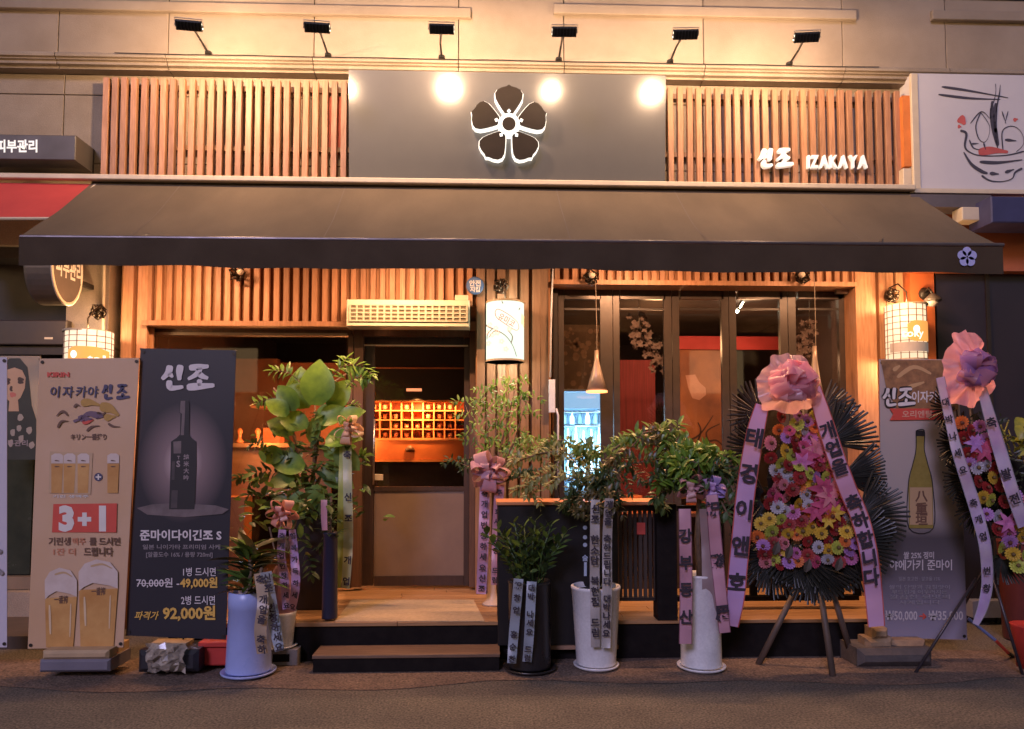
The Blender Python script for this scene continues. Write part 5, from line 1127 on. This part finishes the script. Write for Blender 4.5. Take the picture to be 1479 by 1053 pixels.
ribbon(t, [(722,700,14),(718,750,13),(716,800,12),(714,845,10)], Y-.13, Rpk, inkr, '주식회사 세광 드림', 7)
# 6 black pot with glossy upright leaves
t, Y = plant('glossy dark upright plant in a black pot before the black counter', 762, 968)
b, top = pot(t, 765, 838, 970, 62, 60, Y, mat('black_pot', (.02,.018,.02), rough=.3), 74)
lm = [leafmesh(.09,.045,.15,.2,3,LD), leafmesh(.085,.042,.15,.2,3,LM), leafmesh(.08,.04,.1,.2,3,pleaf('leaf_gloss', (.10,.15,.05), (.06,.10,.03), rough=.2))]
stm = MB()
for k in range(17):
    u = k/16-.5; s0 = top+Vector((u*.16,R.uniform(-.05,.05),-.02)); e_ = P(762+u*112+R.uniform(-4,4), 760+abs(u)*25+R.uniform(-12,18), Y+R.uniform(-.12,.12)); mdl = (s0+e_)/2+Vector((-u*.05,0,.03)); pts = [s0, mdl, e_]; stm.tube(pts, .006, 5)
    for j in range(10):
        f_ = .25+.75*j/9; c = s0.lerp(mdl, f_*2) if f_ < .5 else mdl.lerp(e_, f_*2-1); d = (e_-mdl).normalized(); sd_ = 1 if j % 2 else -1
        inst('leaf', lm[(k+j)%3 if j > 6 else (k+j)%2], t, c, lq(d*.9+Vector((sd_*.6,-.3,0)), R.uniform(-.7,.7)), R.uniform(.8,1.15))
stm.build('stem', LD, t, True)
for k in range(16): inst('leaf', lm[2], t, P(R.uniform(742,785), R.uniform(808,838), Y-.1), lq((R.uniform(-1,1),-.6,R.uniform(-.3,1)), R.uniform(-1,1)), R.uniform(.7,1))
ribbon(t, [(749,836,14),(746,870,14),(742,915,14),(739,958,13)], Y-.20, Rbl, inkr, '祝창업 홍순찬', 8)
ribbon(t, [(768,840,14),(766,880,14),(764,920,14),(761,956,13)], Y-.20, Rbl, inkr, '대박 나세요 드림', 8)
# 7 weeping tree in large white tapered pot
t, Y = plant('spreading small leaved tree in the wide tapered white pot', 862, 964)
b, top = pot(t, 861, 845, 966, 71, 56, Y, M['white'], 64, rimh=.025)
tk = MB(); tt = P(866, 720, Y)
tk.tube([top, P(863,800,Y), P(868,760,Y), tt], [.024,.02,.018,.016], 8)
fa, fb2, fcx, fdd = MB(), MB(), MB(), MB()
def spread(q, mb_, Ll=.058, Wl=.025, dens=5, dy=0):
    tk.tube([tt]+[P(a, b_, Y+dy*min(1,i/2)) for i, (a, b_) in enumerate(q)], .006, 5)
    sprig(mb_, q, Y+dy, Ll, Wl, dens)
    j = smooth(q, 6)
    for i in range(2, len(j), 3):
        for k in range(1):
            a, b_ = j[i]; sg_ = R.choice((-1,1)); sprig(mb_, [(a,b_),(a+sg_*R.uniform(8,14),b_+R.uniform(-8,10)),(a+sg_*R.uniform(14,26),b_+R.uniform(2,26))], Y+dy+R.uniform(-.1,.1), Ll, Wl, 4)
spread([(850,690),(815,650),(780,655),(750,665)], fa, dy=-.05); spread([(850,700),(810,680),(775,690),(760,715)], fa, dy=-.1); spread([(855,690),(835,650),(815,635),(790,640)], fb2, dy=.05)
spread([(862,690),(860,655),(850,640),(835,645)], fb2, dy=-.08); spread([(870,690),(885,650),(905,635),(925,640)], fb2, dy=.05); spread([(872,700),(910,670),(940,665),(955,690)], fcx, dy=-.05)
spread([(868,700),(880,680),(890,700),(895,725)], fcx, dy=-.12); spread([(860,705),(840,700),(828,720),(812,735)], fcx, dy=-.08); spread([(866,710),(858,720),(848,735)], fdd, dy=-.14); spread([(868,700),(872,715),(878,735)], fdd, dy=-.14)
spread([(872,690),(900,660),(930,625),(958,620)], fdd, dy=.0)
tk.build('trunk', trunkm, t, True); fa.build('foliage', LY, t, kind='stuff'); fb2.build('foliage', LM, t, kind='stuff'); fcx.build('foliage', LD, t, kind='stuff'); fdd.build('foliage', LB, t, kind='stuff')
ribbon(t, [(860,722,13),(859,780,14),(859,850,14),(860,935,13)], Y-.22, Rwh, inkr, '신조 한소담 복현점 드림', 10, t0=.06, t1=.9)
ribbon(t, [(880,720,13),(877,780,14),(877,850,14),(875,936,13)], Y-.21, Rwh, inkr, '개업을 축하드립니다 대박나세요', 9, t0=.04, t1=.9)
# 8 tree in slim white pot with pink ribbons
t, Y = plant('bushy green tree in white cylinder pot with pink ribbons', 1012, 966)
b, top = pot(t, 1013, 828, 967, 56, 58, Y, M['white'], 68, rimh=.02)
MB().tube([top, P(1007,780,Y), P(1010,720,Y), P(1006,690,Y)], [.026,.022,.019,.014], 8).build('trunk', trunkm, t, True)
fa, fb2, fdd = MB(), MB(), MB(); tk = MB(); tt = P(1008, 700, Y)
for q, mb_, dy in (([(1000,680),(980,660),(950,645),(920,630)],fa,.05), ([(1000,670),(990,650),(965,625),(940,620)],fb2,.1), ([(1008,670),(1010,650),(1000,645)],fa,-.05), ([(1012,670),(1030,655),(1050,660)],fa,0), ([(1012,680),(1040,670),(1060,690)],fdd,-.05), ([(1014,690),(1050,690),(1062,715)],fdd,-.05), ([(1000,690),(970,690),(950,700)],fa,-.08), ([(998,700),(965,705),(945,720)],fdd,0), ([(1010,670),(985,660),(975,675)],fa,-.1), ([(1010,690),(1030,700),(1052,745)],fdd,-.1)):
    tk.tube([tt]+[P(a, b_, Y+dy) for a, b_ in q], .007, 5)
    sprig(mb_, q, Y+dy, .075, .036, 5)
    j = smooth(q, 5)
    for i in range(1, len(j), 3):
        a, b_ = j[i]
        for k in range(1): sg_ = R.choice((-1,1)); sprig(mb_, [(a,b_),(a+sg_*R.uniform(6,12),b_+R.uniform(-12,8)),(a+sg_*R.uniform(12,22),b_+R.uniform(-16,18))], Y+dy+R.uniform(-.1,.1), .08, .038, 3)
tk.build('branch', trunkm, t); fa.build('foliage', pleaf('leaf_fresh', (.13,.24,.03), (.07,.14,.02)), t, kind='stuff'); fb2.build('foliage', LM, t, kind='stuff'); fdd.build('foliage', LD, t, kind='stuff')
bow(t, 997, 706, Y-.15, 24, [sat('rose', (.62,.36,.36)), sat('rose2', (.55,.28,.34))], 9)
bow(t, 1028, 706, Y-.13, 22, [sat('mauve', (.52,.33,.60)), Rlv], 9)
ribbon(t, [(989,735,18),(990,790,19),(991,860,19),(990,930,19)], Y-.24, Rpk, inkr, '강부동산', 16, border=mat('edge_dk', (.25,.10,.13), rough=.5), t0=.2, t1=.8)
ribbon(t, [(1028,715,18),(1034,790,19),(1040,850,18),(1047,914,17)], Y-.20, Rpk, inkr, '祝發展', 16, border=MATS['edge_dk'], t0=.1, t1=.86)
ribbon(t, [(1017,735,14),(1020,790,14),(1024,850,20),(1024,920,20)], Y-.12, sat('grey', (.36,.27,.27)), inkr)
# ------------------------------------------------------------------ flower wreath stands
fanm = mat('palm_black', (.014,.015,.012), (.028,.027,.022), scale=9, rough=.42, spec=.5, rnd=.3); fanp = mat('palm_pale_sheen', (.09,.075,.06), (.05,.042,.036), scale=9, rough=.4, spec=.5); pole = mat('stand_wood', (.11,.075,.055), (.07,.05,.04), scale=6, rough=.6, stretch=(3,3,.7))  # top fans get a paler palm colour that paints in their reflected sheen
def fan(par, px, py, rpx, a0, a1, Y, m, n=14, w_=.075, inner=.18, cup=.06):
    n = int(n*1.35)
    mb = MB(); c = P(px, py, Y); r_ = rpx/ppm(Y)
    for k in range(n):
        a = radians(a0+(a1-a0)*k/(n-1)); d = Vector((cos(a), 0, sin(a))); s_ = Vector((-sin(a), 0, cos(a))); rr = r_*R.uniform(.9,1.05); ww = r_*w_
        y1 = -cup*R.uniform(.6,1.3)
        p0 = c+d*r_*inner; pm = c+d*rr*.65+Vector((0,y1*.5,0)); p1 = c+d*rr+Vector((0,y1,0))
        vs = [p0-s_*ww*.2, p0+Vector((0,-.004,0)), p0+s_*ww*.2, pm-s_*ww*.5+Vector((0,.008,0)), pm+Vector((0,-.008,0)), pm+s_*ww*.5+Vector((0,.008,0)), p1-s_*ww*.3, p1+Vector((0,-.004,0)), p1+s_*ww*.3]
        mb.add(vs, [(0,1,4,3),(1,2,5,4),(3,4,7,6),(4,5,8,7)])
    mb.lathe(c+Vector((0,-.002,0)), [(0,-.012),(r_*.08,-.008),(r_*.09,.004)], 8, 'y')
    return mb.build('palm_fan', m, par)
def gerbera_mesh(m, r_=.045):
    mb = MB()
    for ring, (rr, n, z0, z1) in enumerate(((1.0,15,0,.10),(.72,12,.10,.28),(.45,9,.2,.42))):
        for k in range(n):
            a = 2*pi*(k+.5*ring)/n; d = Vector((cos(a),sin(a),0)); s_ = Vector((-sin(a),cos(a),0)); w2 = rr*.19
            mb.add([Vector(v)*r_ for v in ((d*.12+Vector((0,0,z0)))[:], (d*rr*.6-s_*w2+Vector((0,0,z0+(z1-z0)*.4)))[:], (d*rr*.6+s_*w2+Vector((0,0,z0+(z1-z0)*.4)))[:], (d*rr*.97-s_*w2*.6+Vector((0,0,z1)))[:], (d*rr*.97+s_*w2*.6+Vector((0,0,z1)))[:])], [(0,1,2),(1,3,4,2)])
    return meshof(mb, 'gerbera', m)
FC = {'y':(.78,.52,.06),'o':(.80,.22,.05),'r':(.36,.03,.03),'p':(.78,.28,.33),'m':(.62,.10,.22),'v':(.52,.26,.62),'w':(.60,.58,.66),'k':(.66,.20,.46),'g':(.55,.60,.10)}
GM = {k: gerbera_mesh(mat('petal_'+k, c, tuple(x*.75 for x in c), scale=40, rough=.6, transl=.2, rnd=.12)) for k, c in FC.items()}
CM_ = {k: meshof(MB().lathe((0,0,.006), [(.012,0),(.011,.008),(.005,.012),(0,.0125)], 10), 'flower_centre', mat('centre_'+k, (.14,.09,.03) if k in 'wyg' else (.12,.04,.02), rough=.8), True) for k in FC}
lilym = {}
def lily(par, px, py, Y, m, s=1.0):
    if m.name not in lilym:
        mb = MB()
        for k in range(6): a = k*pi/3; mb.leaf(Vector((0,0,0)), Vector((cos(a),sin(a),.75)), Vector((0,0,1)), .060, .034, .8, .3, 4)
        lilym[m.name] = meshof(mb, 'lily', m, True)
    inst('lily', lilym[m.name], par, P(px, py, Y), Vector((R.uniform(-.3,.3),-1,R.uniform(-.2,.4))).to_track_quat('Z','Y'), s)
def gerb(par, px, py, kind, Y, s=1.0):
    q = Vector((R.uniform(-.6,.6), -1, R.uniform(-.5,.55))).to_track_quat('Z', 'Y') @ Quaternion((0,0,1), R.random()*6)
    o = inst('gerbera', GM[kind], par, P(px, py, Y), q, s)
    c = bpy.data.objects.new('flower_centre', CM_[kind]); COL.objects.link(c); c.parent = o
    c.location = (0,0,.008); WLc = None
# wreath 1
wr = thing('flower_wreath_stand', 'large flower wreath on wooden tripod with wide lavender and pink ribbons', 'flower stand', G(1180, 965), 'congratulation flower stands')
WYY = -1.30
for p0, ybm, gy in (((1150,850),(1095,960),960),((1180,820),(1203,977),977),((1200,845),(1232,954),954)):
    g = G(*ybm); MB().tube([P(p0[0],p0[1],WYY+.05), g], [.022,.024], 8).build('leg', pole, wr, True)
MB().tube([P(1175,870,WYY+.06), P(1160,540,WYY+.09)], .02, 8).build('pole', pole, wr, True)
c_ = P(1165,690,WYY+.05); MB().lathe(c_, [(.0,-.03),(.25,-.01),(.29,.02),(.0,.04)], 24, 'y').build('foam_backing', M['black'], wr)
for a in ((1100,600,55,70,205,.06,fanp,13),(1105,650,62,120,235,.02,fanm,15),(1108,720,58,120,250,.02,fanm,15),(1112,775,62,140,290,.0,fanm,17),(1120,800,62,170,300,-.03,fanm,17),(1175,815,58,200,340,-.05,fanm,18),(1190,800,62,215,330,-.02,fanm,16),(1225,785,68,-100,50,.0,fanm,20),(1240,745,66,-50,75,.02,fanm,16),(1215,690,66,-30,50,.05,fanm,14),(1195,640,70,-10,80,.08,fanm,12),(1185,600,52,-5,75,.1,fanp,10),(1150,790,60,190,320,-.04,fanm,16)):
    fan(wr, a[0], a[1], a[2], a[3], a[4], WYY+.0+a[5], a[6], a[7])
fill = MB()
for k in range(420):
    u = R.random(); py = 600+210*u; hw = 18+62*min(1, u*1.25); px = 1163+6*u+R.uniform(-hw, hw)
    fill.leaf(P(px, py, WYY-.02+R.uniform(-.03,.02)), Vector((R.uniform(-1,1),-.6,R.uniform(-1,1))), Vector((0,-1,.3)), R.uniform(.04,.07), .02, .2, .2, 2)
fill.build('dark_greenery', pleaf('wreath_leaf', (.03,.04,.02), (.02,.025,.012)), wr, kind='stuff')
GZ = [(1152,601,'v'),(1165,608,'v'),(1176,600,'g'),(1128,602,'r'),(1124,620,'o'),(1112,640,'p'),(1136,632,'v'),(1151,625,'y'),(1133,651,'y'),(1113,661,'r'),(1138,672,'r'),(1170,633,'k'),(1160,645,'m'),(1175,650,'p'),(1186,660,'m'),(1170,668,'m'),(1183,672,'r'),(1118,680,'w'),(1169,684,'g'),(1140,692,'w'),(1192,690,'g'),(1121,704,'p'),(1154,704,'o'),(1172,700,'y'),(1135,718,'p'),(1111,727,'r'),(1133,737,'w'),(1152,727,'y'),(1111,750,'y'),(1140,758,'r'),(1157,752,'r'),(1128,765,'r'),(1151,773,'o'),(1186,770,'y'),(1181,790,'w'),(1149,799,'k'),(1178,811,'m'),(1207,765,'r'),(1222,768,'y'),(1220,782,'o'),(1229,806,'k'),(1212,755,'r'),(1225,745,'w'),(1205,720,'y'),(1118,785,'r'),(1200,745,'o'),(1196,782,'r'),(1213,730,'m'),(1145,740,'k')]
gr_ = random.Random(5); base_ = [(a, b) for a, b, _ in GZ]
for _ in range(900):
    u = gr_.random(); py = 598+218*u; hw = 20+50*min(1, u*1.4)*(1 if u < .75 else 1.2-(u-.75)*1.2); px = 1165+5*u+gr_.uniform(-hw, hw)
    if all(hypot(px-a, py-b) > 10.5 for a, b in base_): base_.append((px, py)); GZ.append((px, py, gr_.choice('rryyowppgvwrm')))
for px, py, k in GZ: gerb(wr, px, py, k, WYY-.09+R.uniform(-.03,.02), R.uniform(1.0,1.28))
for px, py, k, s in ((1188,705,'m',1.5),(1196,715,'p',1.4),(1175,738,'m',1.3),(1190,728,'m',1.5),(1200,705,'p',1.2),(1165,658,'m',1.3),(1180,648,'p',1.3),(1206,740,'y',1.0),(1195,752,'y',.9),(1158,668,'k',1.1)): lily(wr, px, py, WYY-.12, MATS['petal_'+k], s)
for px, py in ((1136,806),(1163,826),(1208,824),(1118,801)): MB().leaf(P(px,py,WYY-.14), Vector((.3,-.2,1)), Vector((0,-1,0)), .10, .06, .1, .4, 3).build('folded_leaf', fanp, wr)
ribbon(wr, [(1101,585,20),(1092,620,26),(1083,670,28),(1076,720,28),(1071,770,28),(1066,820,28),(1062,865,27),(1055,904,24)], WYY-.15, mat('ribbon_lav_pink', (.46,.34,.72), (.62,.36,.56), scale=.9, rough=.35, transl=.2, mix=.7), inkr, '태경이앤호', 22, border=redb, t0=.15, t1=.80, wav=.02)
ribbon(wr, [(1176,560,20),(1190,605,25),(1206,655,26),(1224,705,27),(1241,745,27),(1253,790,27),(1260,840,27),(1266,905,25)], WYY-.21, mat('ribbon_pink_lav', (.70,.38,.44), (.58,.36,.62), scale=1.1, rough=.35, transl=.2, mix=.7), inkr, '개업을 축하합니다', 19, border=redb, t0=.18, t1=.80, wav=.02)
organza(wr, 1138, 556, WYY-.22, 47, orgz2, orgz, 30, 3, .95)
# wreath 2
w2 = thing('flower_wreath_stand', 'flower wreath cut by the right edge with sheer purple pink bow', 'flower stand', G(1400, 968), 'congratulation flower stands')
VY = -1.38
for p0, q0 in (((1410,835),(1322,972)),((1430,820),(1477,975))):
    MB().tube([P(p0[0],p0[1],VY+.03), G(*q0)], [.010,.011], 8).build('leg', mat('stand_metal', (.06,.05,.06), rough=.4, metal=.5), w2, True)
MB().tube([P(1425,815,VY+.05), P(1382,900,VY+.45)+Vector((0,.1,-.1))], .009, 8).build('leg', MATS['stand_metal'], w2, True)
MB().tube([P(1440,850,VY+.07), P(1395,540,VY+.09)], .014, 8).build('pole', MATS['stand_metal'], w2, True)
c_ = P(1445,705,VY+.06); MB().lathe(c_, [(.0,-.03),(.22,-.01),(.26,.02),(.0,.04)], 24, 'y').build('foam_backing', M['black'], w2)
for a in ((1375,590,42,90,260,.03,fanm,16),(1392,640,50,95,235,.02,fanm,18),(1405,690,52,110,250,.02,fanm,18),(1420,730,50,130,250,.0,fanm,16),(1450,800,45,190,330,.0,fanm,16)):
    fan(w2, a[0], a[1], a[2], a[3], a[4], VY+a[5], a[6], a[7])
fill = MB()
for k in range(260):
    u = R.random(); py = 600+215*u; x0_ = 1380+44*u; fill.leaf(P(R.uniform(x0_, x0_+70+30*u), py, VY-.02+R.uniform(-.03,.02)), Vector((R.uniform(-1,1),-.6,R.uniform(-1,1))), Vector((0,-1,.3)), R.uniform(.04,.07), .02, .2, .2, 2)
fill.build('dark_greenery', MATS['wreath_leaf'], w2, kind='stuff')
for px, py, k in ((1388,610,'o'),(1402,622,'r'),(1415,615,'v'),(1390,632,'r'),(1410,640,'m'),(1425,635,'v'),(1398,655,'r'),(1418,660,'m'),(1432,655,'r'),(1411,675,'w'),(1424,672,'w'),(1400,670,'v'),(1438,675,'r'),(1412,695,'r'),(1433,690,'y'),(1425,705,'r'),(1446,700,'r'),(1418,718,'y'),(1430,722,'g'),(1425,743,'v'),(1440,745,'w'),(1460,705,'k'),(1466,715,'v'),(1450,725,'r'),(1470,735,'w'),(1440,765,'r'),(1456,770,'k'),(1458,782,'v'),(1473,758,'y'),(1475,775,'y'),(1446,790,'g'),(1463,800,'y'),(1470,818,'g'),(1480,800,'g'),(1478,745,'m'),(1490,720,'p'),(1490,770,'o'),(1505,750,'k'),(1500,700,'y')):
    gerb(w2, px, py, k, VY-.09+R.uniform(-.03,.02), R.uniform(1.08,1.32))
for px, py, k, s in ((1420,650,'m',1.3),(1408,640,'v',1.1),(1455,755,'k',1.1)): lily(w2, px, py, VY-.12, MATS['petal_'+k], s)
irid = sat('mauve_shine', (.46,.32,.56), (.60,.52,.62))
ribbon(w2, [(1358,545,13),(1370,600,14),(1382,650,16),(1398,700,18),(1412,745,18),(1423,790,18),(1426,840,17),(1420,875,15),(1409,902,10)], VY-.18, irid, inkr, '대박나세요 축개업 번창', 9, border=mat('pearl', (.55,.50,.60), rough=.15, metal=.3), t0=.1, t1=.85, wav=.02)
ribbon(w2, [(1418,560,14),(1432,610,18),(1447,660,20),(1462,710,20),(1480,760,20)], VY-.19, irid, inkr, '축 발전', 12, border=MATS['pearl'], t0=.25, t1=.8)
organza(w2, 1396, 535, VY-.18, 37, orgz, mat('organza_lilac', (.52,.28,.60), (.42,.22,.5), scale=8, rough=.3, alpha=.75, transl=.45), 26, 9, 1.55)
# yellow green potted orchid at the right edge
t = thing('tall_orchid', 'yellow green curled plant at the right edge behind the wreath', 'potted plant', P(1466,892,-.6))
gl = MB()
for k in range(16):
    x0_ = 1450+k*3.2; q = [(x0_, 760),(x0_+R.uniform(-8,4),700),(x0_+R.uniform(-10,8),640+R.uniform(0,30)),(x0_+R.uniform(-16,16),600+R.uniform(0,40))]
    gl.tube([P(a, b_, -.6+R.uniform(-.1,.1)) for a, b_ in smooth(q, 5)], .006, 5)
gl.build('stem', pleaf('orchid_stem', (.28,.26,.06), (.18,.18,.04)), t, True)
inst("leaf", leafmesh(.12,.07,.6,.3,4,pleaf("orchid_leaf", (.30,.32,.06), (.16,.2,.04))), t, P(1470,630,-.65), lq((.3,-.5,.6)), 1)
ol = [o for o in t.children if o.name.startswith('leaf')][0].data
for k in range(24): inst('leaf', ol, t, P(R.uniform(1452,1500), R.uniform(602,655), -.65+R.uniform(-.05,.05)), lq((R.uniform(-1,1),-.5,R.uniform(-.4,1)), R.uniform(-1,1)), R.uniform(.7,1.2))
b = P(1478,893,-.6); z_ = .0
MB().lathe(Vector((b.x,b.y,0)), [(.14,0),(.15,.02),(.17,.8),(.175,.82),(.16,.82)], 24).build('pot', mat('orchid_pot', (.12,.03,.03), rough=.4), t, True)
# striped rod leaning and red bucket
rd = thing('striped_rod', 'blue and red rod leaning by the right wreath legs', 'rod', G(1466,952))
a, b = P(1398,893,-1.12), P(1438,925,-1.2); c = G(1463,950)
MB().tube([a, b], .012, 8).build('blue_section', mat('rod_blue', (.10,.13,.28), rough=.4), rd)
MB().tube([b, b.lerp(c,.72)], .0125, 8).build('red_section', mat('rod_red', (.6,.06,.04), rough=.4), rd)
MB().tube([b.lerp(c,.72), c+Vector((0,0,.012))], .014, 8).build('grey_tip', M['frame'], rd)
MB().lathe(G(1492,965), [(.10,0),(.13,.30),(.135,.31),(.12,.31)], 24).build('red_bucket', mat('red_plastic', (.55,.05,.04)), cat='bucket', label='red bucket cut off at the right edge', smoothed=True, origin=G(1492,965))
# fallen bits on the pavement
lit_ = MB()
for k in range(160):
    g = Vector((R.uniform(-3.6,4), R.uniform(-2.3,-1.1), .006)); a = R.random()*6; r_ = R.uniform(.003,.010)
    lit_.add([g+Vector((r_*cos(a),r_*sin(a),0)), g+Vector((r_*cos(a+2),r_*sin(a+2),.002)), g+Vector((r_*cos(a+4),r_*sin(a+4),.001))], [(0,1,2)])
lit_.build('scattered_litter', mat('litter', (.4,.3,.2), (.15,.12,.08), scale=20, rough=.8), kind='stuff')
